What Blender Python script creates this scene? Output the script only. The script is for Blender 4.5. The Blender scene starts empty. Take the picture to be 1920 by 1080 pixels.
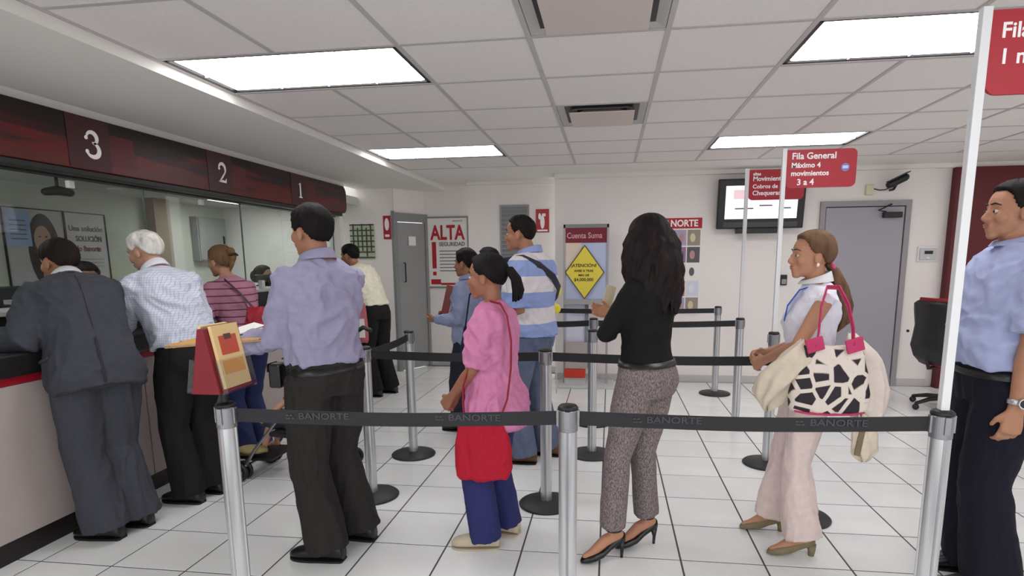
import bpy, math, random
import numpy as np
from mathutils import Vector as V, Matrix, noise
random.seed(7)
SC = bpy.context.scene
COL = SC.collection
R = math.radians

def lin(c):
    return tuple((x/255/12.92 if x/255 <= .04045 else ((x/255+.055)/1.055)**2.4) for x in c)

# ------------------------------------------------------------------ camera
CAM_H = 1.484
cam_d = bpy.data.cameras.new('camera'); cam = bpy.data.objects.new('camera', cam_d); COL.objects.link(cam)
cam_d.sensor_width = 36; cam_d.lens = 1112.6/1920*36
cam_d.shift_x = -(987.3-960)/1920; cam_d.shift_y = (669.2-540)/1920
yaw, pit, rol = .1396, .1631, -.0094
fw = V((-math.sin(yaw)*math.cos(pit), math.cos(yaw)*math.cos(pit), -math.sin(pit)))
rt = V((math.cos(yaw), math.sin(yaw), 0)); up = rt.cross(fw)
r2 = math.cos(rol)*rt+math.sin(rol)*up; u2 = -math.sin(rol)*rt+math.cos(rol)*up
m = Matrix((r2, u2, -fw)).transposed().to_4x4(); m.translation = V((0, 0, CAM_H))
cam.matrix_world = m
cam_d.clip_start = .05
SC.camera = cam
# ------------------------------------------------------------------ world and exposure
w = bpy.data.worlds.new('world'); SC.world = w; w.use_nodes = True
w.node_tree.nodes['Background'].inputs[0].default_value = (.97, .98, .985, 1)
w.node_tree.nodes['Background'].inputs[1].default_value = 1.5
vs = SC.view_settings
vs.view_transform = 'Standard'; vs.look = 'None'; vs.gamma = 1; vs.use_curve_mapping = False
vs.exposure = 0.1
SC.cycles.diffuse_bounces = 6
PANEL_W = 7.5          # strength of the fluorescent ceiling panels

# ------------------------------------------------------------------ materials
MATS = {}
def mat(name, col=(200, 200, 200), rough=.6, metal=0, spec=.5, noise_amt=0, noise_scale=20, bump=0, bump_scale=80,
        emit=0, alpha=1, sheen=0, stretch=None):
    if name in MATS: return MATS[name]
    M = bpy.data.materials.new(name); M.use_nodes = True; nt = M.node_tree; b = nt.nodes['Principled BSDF']
    c = lin(col)
    b.inputs['Base Color'].default_value = (*c, 1); b.inputs['Roughness'].default_value = rough
    b.inputs['Metallic'].default_value = metal; b.inputs['Specular IOR Level'].default_value = spec
    if sheen: b.inputs['Sheen Weight'].default_value = sheen
    tc = None
    if noise_amt or bump:
        tc = nt.nodes.new('ShaderNodeTexCoord'); mp = nt.nodes.new('ShaderNodeMapping')
        nt.links.new(tc.outputs['Object'], mp.inputs[0])
        if stretch: mp.inputs['Scale'].default_value = stretch
    if noise_amt:
        n = nt.nodes.new('ShaderNodeTexNoise'); n.inputs['Scale'].default_value = noise_scale; n.inputs['Detail'].default_value = 5
        nt.links.new(mp.outputs[0], n.inputs['Vector'])
        r = nt.nodes.new('ShaderNodeValToRGB')
        r.color_ramp.elements[0].position = .3; r.color_ramp.elements[1].position = .7
        r.color_ramp.elements[0].color = (*[x*(1-noise_amt) for x in c], 1)
        r.color_ramp.elements[1].color = (*[min(1, x*(1+noise_amt)) for x in c], 1)
        nt.links.new(n.outputs[0], r.inputs[0]); nt.links.new(r.outputs[0], b.inputs['Base Color'])
    if bump:
        n = nt.nodes.new('ShaderNodeTexNoise'); n.inputs['Scale'].default_value = bump_scale; n.inputs['Detail'].default_value = 4
        nt.links.new(mp.outputs[0], n.inputs['Vector'])
        bp = nt.nodes.new('ShaderNodeBump'); bp.inputs['Strength'].default_value = bump; bp.inputs['Distance'].default_value = .004
        nt.links.new(n.outputs[0], bp.inputs['Height']); nt.links.new(bp.outputs[0], b.inputs['Normal'])
    if emit:
        b.inputs['Emission Color'].default_value = (*c, 1); b.inputs['Emission Strength'].default_value = emit
    MATS[name] = M
    return M

def ramp_mat(name, build, rough=.7, spec=.4, bump=.15, bump_scale=300):
    """build(nt, coord_socket) returns a colour socket"""
    if name in MATS: return MATS[name]
    M = bpy.data.materials.new(name); M.use_nodes = True; nt = M.node_tree; b = nt.nodes['Principled BSDF']
    b.inputs['Roughness'].default_value = rough; b.inputs['Specular IOR Level'].default_value = spec
    tc = nt.nodes.new('ShaderNodeTexCoord')
    nt.links.new(build(nt, tc.outputs['Object']), b.inputs['Base Color'])
    if bump:
        n = nt.nodes.new('ShaderNodeTexNoise'); n.inputs['Scale'].default_value = bump_scale
        nt.links.new(tc.outputs['Object'], n.inputs['Vector'])
        bp = nt.nodes.new('ShaderNodeBump'); bp.inputs['Strength'].default_value = bump; bp.inputs['Distance'].default_value = .003
        nt.links.new(n.outputs[0], bp.inputs['Height']); nt.links.new(bp.outputs[0], b.inputs['Normal'])
    MATS[name] = M
    return M

def stripes(stops, period, axis=2, offset=0., wob=.0):
    """colour bands along one object axis; stops = [(pos, sRGB), ...] constant steps"""
    def build(nt, co):
        if wob:
            n = nt.nodes.new('ShaderNodeTexNoise'); n.inputs['Scale'].default_value = 5
            nt.links.new(co, n.inputs['Vector'])
            ml = nt.nodes.new('ShaderNodeVectorMath'); ml.operation = 'MULTIPLY_ADD'
            ml.inputs[1].default_value = (wob, wob, wob)
            nt.links.new(n.outputs['Color'], ml.inputs[0]); nt.links.new(co, ml.inputs[2]); co = ml.outputs[0]
        sp = nt.nodes.new('ShaderNodeSeparateXYZ'); nt.links.new(co, sp.inputs[0])
        a = nt.nodes.new('ShaderNodeMath'); a.operation = 'MULTIPLY_ADD'; a.inputs[1].default_value = 1/period; a.inputs[2].default_value = offset
        nt.links.new(sp.outputs[axis], a.inputs[0])
        f = nt.nodes.new('ShaderNodeMath'); f.operation = 'FRACT'; nt.links.new(a.outputs[0], f.inputs[0])
        r = nt.nodes.new('ShaderNodeValToRGB'); cr = r.color_ramp; cr.interpolation = 'CONSTANT'
        cr.elements[0].position = stops[0][0]; cr.elements[0].color = (*lin(stops[0][1]), 1)
        cr.elements[1].position = stops[1][0]; cr.elements[1].color = (*lin(stops[1][1]), 1)
        for p, c in stops[2:]:
            e = cr.elements.new(p); e.color = (*lin(c), 1)
        nt.links.new(f.outputs[0], r.inputs[0])
        return r.outputs[0]
    return build

# ------------------------------------------------------------------ mesh collector
class B:
    def __init__(s): s.v = []; s.f = []
    def add(s, vs, fs):
        o = len(s.v); s.v += [tuple(p) for p in vs]; s.f += [tuple(i+o for i in f) for f in fs]; return s
    def box(s, x0, y0, z0, x1, y1, z1):
        return s.add([(x0,y0,z0),(x1,y0,z0),(x1,y1,z0),(x0,y1,z0),(x0,y0,z1),(x1,y0,z1),(x1,y1,z1),(x0,y1,z1)],
                     [(0,3,2,1),(4,5,6,7),(0,1,5,4),(1,2,6,5),(2,3,7,6),(3,0,4,7)])
    def obox(s, c, u, v, w_):
        """box from centre and three half-axis vectors"""
        c, u, v, w_ = V(c), V(u), V(v), V(w_)
        P = [c+a*u+b*v+d*w_ for d in (-1, 1) for a, b in ((-1,-1),(1,-1),(1,1),(-1,1))]
        return s.add(P, [(0,3,2,1),(4,5,6,7),(0,1,5,4),(1,2,6,5),(2,3,7,6),(3,0,4,7)])
    def rings(s, rs, caps=True):
        """loft through equal-length rings of points"""
        n = len(rs[0]); vs = [p for r in rs for p in r]; fs = []
        for i in range(len(rs)-1):
            for j in range(n):
                k = (j+1) % n
                fs.append((i*n+j, i*n+k, (i+1)*n+k, (i+1)*n+j))
        if caps:
            fs.append(tuple(range(n))[::-1]); fs.append(tuple((len(rs)-1)*n+j for j in range(n)))
        return s.add(vs, fs)
    def tube(s, secs, n=14, p=2.0, dome=True, dome1=None):
        """secs = [(centre, u, v, ru, rv)], elliptic (p=2) or boxier (p>2) sections"""
        rs = []
        def ring(c, u, v, a, b_):
            r = []
            for j in range(n):
                t = 2*math.pi*j/n; ct, st = math.cos(t), math.sin(t)
                if p != 2:
                    ct = math.copysign(abs(ct)**(2/p), ct); st = math.copysign(abs(st)**(2/p), st)
                r.append(V(c)+V(u)*ct*a+V(v)*st*b_)
            return r
        if dome and len(secs) > 1:
            c0, u, v, a, b_ = secs[0]; d = (V(c0)-V(secs[1][0])).normalized(); m_ = min(a, b_)
            rs.append(ring(V(c0)+d*m_*.8, u, v, a*.45, b_*.45)); rs.append(ring(V(c0)+d*m_*.45, u, v, a*.82, b_*.82))
        for q in secs: rs.append(ring(*q))
        if (dome if dome1 is None else dome1) and len(secs) > 1:
            c0, u, v, a, b_ = secs[-1]; d = (V(c0)-V(secs[-2][0])).normalized(); m_ = min(a, b_)
            rs.append(ring(V(c0)+d*m_*.45, u, v, a*.82, b_*.82)); rs.append(ring(V(c0)+d*m_*.8, u, v, a*.45, b_*.45))
        return s.rings(rs)
    def path(s, pts, rad, n=10, flat=1.0, ref=None, dome=True, dome1=None):
        """round (or flattened) tube through points"""
        pts = [V(p) for p in pts]; L = len(pts)
        if not hasattr(rad, '__len__'): rad = [rad]*L
        secs = []; pu = None
        for i, p in enumerate(pts):
            d = (pts[min(i+1, L-1)]-pts[max(i-1, 0)]).normalized()
            if pu is None:
                a = V(ref) if ref else (V((0, 0, 1)) if abs(d.z) < .9 else V((1, 0, 0)))
            else: a = pu
            u = (a-d*a.dot(d)).normalized(); v = d.cross(u); pu = u
            secs.append((p, u, v, rad[i], rad[i]*flat))
        return s.tube(secs, n, dome=dome, dome1=dome1)
    def ell(s, c, r, ax=None, n=16, m_=10):
        c = V(c); ax = ax or (V((1,0,0)), V((0,1,0)), V((0,0,1)))
        vs = [c+ax[2]*r[2]]; fs = []
        for i in range(1, m_):
            t = math.pi*i/m_
            for j in range(n):
                q = 2*math.pi*j/n
                vs.append(c+ax[0]*r[0]*math.sin(t)*math.cos(q)+ax[1]*r[1]*math.sin(t)*math.sin(q)+ax[2]*r[2]*math.cos(t))
        vs.append(c-ax[2]*r[2])
        for j in range(n): fs.append((0, 1+j, 1+(j+1) % n))
        for i in range(m_-2):
            for j in range(n):
                a = 1+i*n+j; b_ = 1+i*n+(j+1) % n; fs.append((a, a+n, b_+n, b_))
        e = len(vs)-1; o = 1+(m_-2)*n
        for j in range(n): fs.append((o+j, e, o+(j+1) % n))
        return s.add(vs, fs)
    def cyl(s, p0, p1, r0, r1=None, n=20):
        return s.path([p0, p1], [r0, r0 if r1 is None else r1], n, dome=False)
    def lathe(s, c, prof, n=32):
        """profile [(r, z), ...] turned about the vertical through c"""
        rs = [[(c[0]+r*math.cos(2*math.pi*j/n), c[1]+r*math.sin(2*math.pi*j/n), c[2]+z) for j in range(n)] for r, z in prof]
        return s.rings(rs)
    def plate(s, pts, nrm, th):
        """flat polygon (3-D points) given a thickness along nrm"""
        n = len(pts); d = V(nrm).normalized()*th
        return s.add([V(p) for p in pts]+[V(p)+d for p in pts],
                     [tuple(range(n))[::-1], tuple(range(n, 2*n))]+[(i, (i+1) % n, n+(i+1) % n, n+i) for i in range(n)])
    def mesh(s, name='m', smooth=False):
        me = bpy.data.meshes.new(name); me.from_pydata(s.v, [], s.f); me.update()
        import bmesh
        bm = bmesh.new(); bm.from_mesh(me); bmesh.ops.recalc_face_normals(bm, faces=bm.faces); bm.to_mesh(me); bm.free()
        if smooth: me.shade_smooth()
        return me

def link(name, me, mt=None, parent=None, loc=None, bevel=0, smooth=None):
    if isinstance(me, B): me = me.mesh(name, bool(smooth))
    o = bpy.data.objects.new(name, me); COL.objects.link(o)
    if mt is not None:
        if not isinstance(mt, (list, tuple)): mt = [mt]
        me.materials.clear()
        for q in mt: me.materials.append(q)
    if parent is not None: o.parent = parent
    if loc is not None: o.location = loc
    if bevel:
        bv = o.modifiers.new('bevel', 'BEVEL'); bv.width = bevel; bv.segments = 2; bv.limit_method = 'ANGLE'
    return o
def tag(o, label, cat, group=None):
    o['label'] = label; o['category'] = cat
    if group: o['group'] = group
    return o
def thing(name, label, cat, loc=(0, 0, 0), group=None):
    o = bpy.data.objects.new(name, None); COL.objects.link(o); o.location = loc; o.empty_display_size = .1
    return tag(o, label, cat, group)
def struct(name, b, mt, parent=None, bevel=0):
    o = link(name, b, mt, parent, bevel=bevel); o['kind'] = 'structure'; return o
def bx(name, c, mt, parent=None, bevel=0):
    return link(name, B().box(*c), mt, parent, bevel=bevel)

def evaluated(me, mods):
    """mesh with modifiers applied"""
    o = bpy.data.objects.new('tmp', me); COL.objects.link(o)
    for typ, kw in mods:
        q = o.modifiers.new(typ, typ)
        for k, val in kw.items(): setattr(q, k, val)
    dg = bpy.context.evaluated_depsgraph_get()
    out = bpy.data.meshes.new_from_object(o.evaluated_get(dg))
    bpy.data.objects.remove(o); bpy.data.meshes.remove(me)
    out.shade_smooth()
    return out
def fuse(b, voxel, smooth=4, dec=None):
    mods = [('REMESH', dict(mode='VOXEL', voxel_size=voxel)), ('SMOOTH', dict(factor=.5, iterations=smooth))]
    if dec: mods.append(('DECIMATE', dict(ratio=dec)))
    return evaluated(b.mesh(), mods)
def folds(me, amp, scale=(6, 6, 6), seed=0, amp2=0, zr=None):
    """push cloth in and out along its normals in long creases"""
    sd = V((seed*3.7, seed*1.3, seed*2.1)); sx, sy, sz = scale
    new = np.empty(len(me.vertices)*3)
    for i, v in enumerate(me.vertices):
        c = v.co; q = V((c.x*sx, c.y*sy, c.z*sz))+sd
        q += V((noise.noise(q*.6), noise.noise(q*.6+V((9, 2, 4))), noise.noise(q*.6+V((3, 8, 1)))))*.7
        n1 = noise.noise(q*1.25); n2 = noise.noise(q*2.7+V((5, 1, 2)))
        d = amp*1.5*((.55-min(1, abs(n1)*2.6))*.9+(.5-min(1, abs(n2)*2.4))*.45)
        if amp2: d += amp2*noise.noise(c*45)
        p = c+v.normal*d
        new[i*3:i*3+3] = p
    me.vertices.foreach_set('co', new); me.update()

def text(name, s, size, loc, mt, parent, facing='-Y', align='LEFT', bold=0, sx=1.0, depth=.001, shear=0):
    cu = bpy.data.curves.new('t', 'FONT'); cu.body = s; cu.size = size; cu.align_x = align; cu.offset = bold; cu.extrude = depth
    cu.resolution_u = 3; cu.shear = shear
    o = bpy.data.objects.new('t', cu); COL.objects.link(o)
    dg = bpy.context.evaluated_depsgraph_get(); me = bpy.data.meshes.new_from_object(o.evaluated_get(dg))
    bpy.data.objects.remove(o); bpy.data.curves.remove(cu)
    rz = {'-Y': 0, '+X': 90, '+Y': 180, '-X': 270}[facing] if isinstance(facing, str) else facing
    me.transform(Matrix.Translation(loc) @ Matrix.Rotation(R(rz), 4, 'Z') @ Matrix.Rotation(R(90), 4, 'X') @ Matrix.Diagonal((sx, 1, 1, 1)))
    return link(name, me, mt, parent)

def round_rect(w_, h, r, n=5, corners='all'):
    pts = []
    for k, (cx, cy, a0) in enumerate(((w_-r, h-r, 0), (r, h-r, 90), (r, r, 180), (w_-r, r, 270))):
        if corners == 'all' or k in corners:
            pts += [(cx+r*math.cos(R(a0+90*i/n)), cy+r*math.sin(R(a0+90*i/n))) for i in range(n+1)]
        else:
            pts.append(((w_, h), (0, h), (0, 0), (w_, 0))[k])
    return pts
# ================================================================== SETTING
def px_of(p):
    d = V(p)-V((0, 0, CAM_H)); z = d.dot(fw)
    if z < .1: return None
    return (987.3+1112.6*d.dot(r2)/z, 669.2-1112.6*d.dot(u2)/z, z)

M_wall = mat('wall_paint', (235, 229, 226), .75, bump=.05, bump_scale=160)
M_ceil = mat('ceiling_tile_white', (230, 225, 222), .9, noise_amt=.03, noise_scale=60, bump=.12, bump_scale=220)
M_bar = mat('ceiling_bar', (186, 182, 180), .5)
M_gyps = mat('gypsum', (231, 228, 223), .85, bump=.03)
M_grout = mat('grout', (84, 82, 80), .9)
M_white = mat('white_plastic', (226, 226, 226), .45)
M_black = mat('black_plastic', (22, 21, 22), .45)
M_dark = mat('dark_metal', (45, 44, 46), .4, .6)
M_steel = mat('brushed_aluminium', (205, 205, 208), .3, .9, bump=.04, bump_scale=90, stretch=(1, 1, .02))
M_red = mat('sign_red', (168, 22, 40), .45)
M_dred = mat('dark_red', (120, 12, 28), .6)
M_grey = mat('mid_grey', (150, 150, 152), .6)
M_lgrey = mat('light_grey', (196, 196, 198), .6)
M_letter = mat('white_lettering', (245, 242, 244), .5)
M_paper = mat('paper_white', (235, 233, 228), .8)

def tile_mat():
    M = mat('floor_tile_ceramic', (233, 232, 230), .22, spec=.5)
    nt = M.node_tree; b = nt.nodes['Principled BSDF']
    oi = nt.nodes.new('ShaderNodeObjectInfo'); tc = nt.nodes.new('ShaderNodeTexCoord')
    n = nt.nodes.new('ShaderNodeTexNoise'); n.inputs['Scale'].default_value = 3; n.inputs['Detail'].default_value = 6
    nt.links.new(tc.outputs['Object'], n.inputs['Vector'])
    a = nt.nodes.new('ShaderNodeMath'); a.operation = 'MULTIPLY_ADD'; a.inputs[1].default_value = .35
    nt.links.new(oi.outputs['Random'], a.inputs[0]); nt.links.new(n.outputs[0], a.inputs[2])
    r = nt.nodes.new('ShaderNodeValToRGB'); e = r.color_ramp.elements
    e[0].position = .2; e[0].color = (*lin((227, 229, 229)), 1); e[1].position = 1.1 if False else 1; e[1].color = (*lin((242, 244, 243)), 1)
    nt.links.new(a.outputs[0], r.inputs[0]); nt.links.new(r.outputs[0], b.inputs['Base Color'])
    return M
M_tile = tile_mat()

# ---- floor: grout slab and one object per tile
floor = struct('floor', B().box(-5.4, -.6, -.12, 5.8, 8.4, -.0025), M_grout)
TX, TY, TS = -2.8324, 2.8273, .4
def bevel_tile(w_, h, t, bev):
    b = B(); o = w_/2; q = h/2
    r0 = [(-o, -q, -t), (o, -q, -t), (o, q, -t), (-o, q, -t)]
    r1 = [(x, y, -bev) for x, y, _ in r0]
    r2_ = [(x-math.copysign(bev, x), y-math.copysign(bev, y), 0) for x, y, _ in r0]
    return b.rings([r0, r1, r2_])
tile_me = bevel_tile(TS-.009, TS-.009, .002, .0012).mesh('floor_tile'); tile_me.materials.append(M_tile)
cand, rest = [], []
for c in range(-2, 21):
    for r in range(-5, 13):
        x = TX+(c+.5)*TS; y = TY+(r+.5)*TS
        if x < -3.3 and y < 7: continue
        if (y > 7.3 and x > -.5) or (y > 7.8 and (x < -2.7 or x > -1.7)) or x > 5.6: continue
        p = px_of((x, y, 0))
        if p and -150 < p[0] < 2070 and p[1] < 1300: cand.append((p[2], x, y))
        else: rest.append((x, y))
cand.sort()
for i, (d, x, y) in enumerate(cand):
    if i < 298:
        o = bpy.data.objects.new('floor_tile', tile_me); COL.objects.link(o); o.location = (x, y, 0); o.parent = floor
    else: rest.append((x, y))
b = B()
for x, y in rest:
    t = bevel_tile(TS-.009, TS-.009, .002, .0012); b.add([(p[0]+x, p[1]+y, p[2]) for p in t.v], t.f)
o = link('floor_tile_field', b, M_tile, floor); o['kind'] = 'stuff'

# ---- walls
CEIL = 2.461
wall_far = struct('wall_far', B().box(-.66, 7.25, 0, 5.6, 7.45, 2.6), M_wall)
struct('wall_far_recess', B().box(-1.83, 7.7, 0, -.66, 7.9, 2.6), M_wall)
struct('wall_far_corridor', B().box(-2.56, 8.1, 0, -1.6, 8.25, 2.6), M_wall)
struct('wall_far_left', B().box(-5.35, 7.6, 0, -2.82, 7.75, 2.6), M_wall)
struct('wall_left', B().box(-5.35, -.6, 0, -5.2, 7.6, 2.6), mat('teller_wall', (200, 200, 190), .8))
struct('wall_right', B().box(5.6, -.6, 0, 5.75, 7.45, 2.6), M_wall)
M_base = mat('baseboard', (190, 188, 186), .5)
struct('baseboard_far', B().box(-.66, 7.235, 0, 3.6, 7.25, .085), M_base)
struct('baseboard_recess', B().box(-1.83, 7.685, 0, -.66, 7.7, .085), M_base)
struct('baseboard_corridor', B().box(-2.5, 8.085, 0, -1.83, 8.1, .085), M_base)
struct('baseboard_left', B().box(-3.9, 7.585, 0, -2.84, 7.6, .085), M_base)
# cornice under the ceiling on the far wall
struct('trim_1', B().box(-.66, 7.17, 2.415, 5.6, 7.25, 2.461), M_gyps)
struct('trim_2', B().box(-1.83, 7.64, 2.425, -.66, 7.7, 2.461), M_gyps)

# ---- ceiling
UX, VY, US = -.9829, 2.8155, .61
ceiling = struct('ceiling', B().box(-3.3, -.6, 2.475, 5.75, 8.3, 2.6), M_gyps)
U0, U1, V0, V1 = -2, 10, -5, 6
LIGHTS = [(-2, 0), (-2, 4), (3, 0), (3, 4), (-2, -4), (3, -4), (8, 0), (8, 4)]
VENTS = [(1, 2), (1, -1)]
taken = set()
for u, v in LIGHTS: taken |= {(u, v), (u+1, v)}
for u, v in VENTS: taken.add((u, v))
ct = B().box(-US/2+.008, -US/2+.008, 0, US/2-.008, US/2-.008, .012).mesh('ceiling_tile'); ct.materials.append(M_ceil)
for u in range(U0, U1):
    for v in range(V0, V1):
        if (u, v) in taken: continue
        o = bpy.data.objects.new('ceiling_tile', ct); COL.objects.link(o)
        o.location = (UX+(u+.5)*US, VY+(v+.5)*US, CEIL); o.parent = ceiling
hid = lambda u, v: (u, v) in taken and (u-1, v) in taken and not (u in (3, 8) and False)
for u in range(U0, U1+1):
    x = UX+u*US
    run = V0
    for v in range(V0, V1+1):
        blocked = v < V1 and any(lu == u-1 and lv == v for lu, lv in LIGHTS)
        if blocked or v == V1:
            if v > run: bx('ceiling_grid_bar', (x-.012, VY+run*US, CEIL-.004, x+.012, VY+v*US, CEIL+.006), M_bar, ceiling)
            run = v+1
for v in range(V0, V1+1):
    y = VY+v*US
    bx('ceiling_cross_bar', (UX+U0*US, y-.012, CEIL-.0035, UX+U1*US, y+.012, CEIL+.006), M_bar, ceiling)
# plain plaster borders and the lowered soffit over the teller line
bx('plaster_border', (-2.203, VY+V1*US, CEIL, 5.6, 8.25, CEIL+.012), M_gyps, ceiling)
bx('plaster_margin', (UX+U1*US, -.6, CEIL, 5.6, VY+V1*US, CEIL+.012), M_gyps, ceiling)
struct('ceiling_soffit', B().box(-3.3, -.6, 2.405, -2.215, 8.25, 2.475), M_gyps)
struct('ceiling_teller', B().box(-5.2, -.6, 2.2, -3.28, 7.6, 2.3), mat('teller_ceiling', (214, 216, 210), .85))
struct('wall_bulkhead', B().box(-3.28, -.6, 2.02, -3.16, 6.95, 2.405), M_gyps)

# ---- ceiling lights
M_lens = mat('fluorescent_lens', (251, 250, 250), .5, emit=PANEL_W)
M_rib = mat('lens_rib', (226, 226, 236), .5, emit=.7)
lab = {(-2, 0): 'large fluorescent ceiling panel above the red counter sign, near left',
       (-2, 4): 'far left fluorescent ceiling panel over the corridor end', (3, 0): 'bright ceiling panel beside the tall front sign pole, near right',
       (3, 4): 'far right fluorescent ceiling panel above the wall television',
       (-2, -4): 'ceiling panel behind the camera on the counter side', (3, -4): 'ceiling panel behind the camera in the middle of the hall', (8, 0): 'near ceiling panel beyond the right edge of the picture', (8, 4): 'far ceiling panel beyond the right edge over the red wall'}
for u, v in LIGHTS:
    x0, y0 = UX+u*US, VY+v*US
    t = thing('ceiling_light', lab[(u, v)], 'ceiling light', (x0+US, y0+US/2, CEIL), 'fluorescent ceiling panels')
    W, D = US-.016, US/2-.016
    fb = B().box(-W, -D, .0, -W+.02, D, .05).box(W-.02, -D, 0, W, D, .05).box(-W, -D, 0, W, -D+.02, .05).box(-W, D-.02, 0, W, D, .05)
    link('frame', fb, M_dark, t)
    link('housing', B().box(-W, -D, .014, W, D, .05), M_white, t)
    cw, cd = (2*W-.05)/4, (2*D-.05)/2
    for i in range(4):
        for j in range(2):
            cx = -W+.025+cw*(i+.5); cy = -D+.025+cd*(j+.5)
            pb = B().rings([[(cx-cw/2*k, cy-cd/2*k, z), (cx+cw/2*k, cy-cd/2*k, z), (cx+cw/2*k, cy+cd/2*k, z), (cx-cw/2*k, cy+cd/2*k, z)] for k, z in ((.985, .012), (.9, .003), (.45, -.002))])
            link('lens_panel', pb, M_lens, t)
    for i in range(1, 4):
        cx = -W+.025+cw*i
        link('lens_rib', B().box(cx-.004, -D+.02, .001, cx+.004, D-.02, .012), M_rib, t)
    link('centre_rib', B().box(-W+.02, -.004, .001, W-.02, .004, .012), M_rib, t)
# ---- air diffusers dropped out of the grid
M_vent = mat('diffuser_enamel', (205, 193, 186), .5)
for k, (u, v) in enumerate(VENTS):
    t = thing('air_diffuser', ('small square air diffuser in the ceiling grid, between the far lights', 'air diffuser at the top edge of the picture, nearest in the ceiling')[k],
              'air vent', (UX+(u+.5)*US, VY+(v+.5)*US, CEIL), 'ceiling air diffusers')
    h = US/2-.014
    def frustum(a, za, b_, zb, th):
        q = lambda s_, z: [(-s_, -s_, z), (s_, -s_, z), (s_, s_, z), (-s_, s_, z)]
        return B().rings([q(a, za), q(b_, zb), q(b_-th, zb), q(a-th, za)]+[q(a, za)], caps=False)
    link('outer_flange', frustum(h, 0, h-.045, .012, .008), M_bar, t)
    link('duct_throat', B().box(-h+.04, -h+.04, .01, h-.04, h-.04, .013), M_dark, t)
    for a, z in ((.2, -.006), (.15, -.012)):
        link('vane', frustum(a, z, a-.03, .01, .004), M_vent, t)
    link('centre_plate', B().box(-.215, -.215, -.032, .215, .215, -.024), M_vent, t, bevel=.004)
    for sx in (-1, 1): link('hanger', B().box(sx*.1-.005, -.005, -.024, sx*.1+.005, .005, .012), M_bar, t)

# ---- teller line: counter units, worktop, glass, fascia
M_panel = mat('counter_laminate', (178, 166, 161), .55, noise_amt=.03, noise_scale=6)
M_toe = mat('toe_kick', (30, 24, 24), .5)
M_ctop = mat('worktop_black', (30, 28, 29), .35, noise_amt=.2, noise_scale=40)
secs = [(.5, 3.36), (3.36, 4.58), (4.58, 5.8), (5.8, 6.9)]
ulab = ['long grey counter front nearest the camera under the suited man', 'grey counter front section below the white-haired man', 'grey counter front section beside the stroller', 'last grey counter section at the far end of the teller line']
for k, (a, c) in enumerate(secs):
    t = thing('counter_unit', ulab[k], 'counter', (-2.95, (a+c)/2, 0), 'teller counter sections')
    h = (c-a)/2
    link('front_panel', B().box(-.03, -h+.004, .112, 0, h-.004, .885), M_panel, t, bevel=.002)
    link('toe_kick', B().box(-.05, -h, 0, -.012, h, .112), M_toe, t)
    link('red_trim', B().box(-.04, -h, .887, .004, h, .93), M_red, t, bevel=.003)
    link('carcass', B().box(-.42, -h+.002, .01, -.05, h-.002, .92), M_toe, t)
t = thing('counter_worktop', 'black stepped worktop running along the whole teller counter', 'worktop', (-2.95, 3.7, .93))
link('customer_ledge', B().box(-.34, -3.2, 0, .04, 3.22, .115), M_ctop, t, bevel=.012)
link('riser', B().box(-.4, -3.2, .0, -.34, 3.2, .27), M_ctop, t)
link('teller_shelf', B().box(-.9, -3.2, .27, -.31, 3.2, .30), mat('shelf_grey', (178, 178, 176), .5), t, bevel=.006)
# a strip of dark screens on the riser, one for each teller place
for k, y in enumerate((5.95, 4.15, 3.05)):
    tt = thing('teller_monitor', ('black monitor seen from behind at the far teller place', 'black monitor back behind the glass at the white-haired man', 'black monitor back behind the glass at the suited man')[k], 'monitor', (-3.62, y, 1.231), 'teller monitors')
    link('screen_back', B().box(-.02, -.22, .04, .02, .22, .12), M_black, tt, bevel=.01)
    link('stand', B().box(-.03, -.04, .0, .03, .04, .08), M_black, tt)
    link('foot', B().box(-.08, -.1, 0, .08, .1, .012), M_black, tt, bevel=.004)

def glass_mat(name='glass_clear', tint=(.93, .97, .95)):
    M = bpy.data.materials.new(name); M.use_nodes = True; nt = M.node_tree; nt.nodes.remove(nt.nodes['Principled BSDF'])
    out = nt.nodes['Material Output']; tr = nt.nodes.new('ShaderNodeBsdfTransparent'); tr.inputs[0].default_value = (*tint, 1)
    gl = nt.nodes.new('ShaderNodeBsdfGlossy'); gl.inputs['Roughness'].default_value = .02
    fr = nt.nodes.new('ShaderNodeFresnel'); fr.inputs['IOR'].default_value = 1.5
    mx = nt.nodes.new('ShaderNodeMixShader'); ge = nt.nodes.new('ShaderNodeNewGeometry'); iv = nt.nodes.new('ShaderNodeMath'); iv.operation = 'SUBTRACT'; iv.inputs[0].default_value = 1
    nt.links.new(ge.outputs['Backfacing'], iv.inputs[1]); ml = nt.nodes.new('ShaderNodeMath'); ml.operation = 'MULTIPLY'
    nt.links.new(fr.outputs[0], ml.inputs[0]); nt.links.new(iv.outputs[0], ml.inputs[1]); nt.links.new(ml.outputs[0], mx.inputs[0])
    nt.links.new(tr.outputs[0], mx.inputs[1]); nt.links.new(gl.outputs[0], mx.inputs[2]); nt.links.new(mx.outputs[0], out.inputs['Surface'])
    return M
M_glass = glass_mat()
M_acr = glass_mat('acrylic', (.9, .92, .93))
win = struct('window_1', B().box(-3.33, .5, 2.0, -3.25, 6.87, 2.03), M_black)
edges = [.5, 2.66, 3.93, 5.06, 6.2, 6.87]
M_edge = mat('glass_edge', (70, 95, 88), .2)
for a, c in zip(edges[:-1], edges[1:]):
    g = link('glass_pane', B().box(-3.294, a+.004, 1.29, -3.286, c-.004, 2.0), M_glass, win)
    link('pane_edge', B().box(-3.296, c-.008, 1.29, -3.284, c-.003, 2.0), M_edge, g)
for y in (3.34, 4.53, 5.72):
    bx('glass_clamp', (-3.30, y-.02, 1.94, -3.27, y+.02, 1.985), M_white, win, .004)
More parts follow.
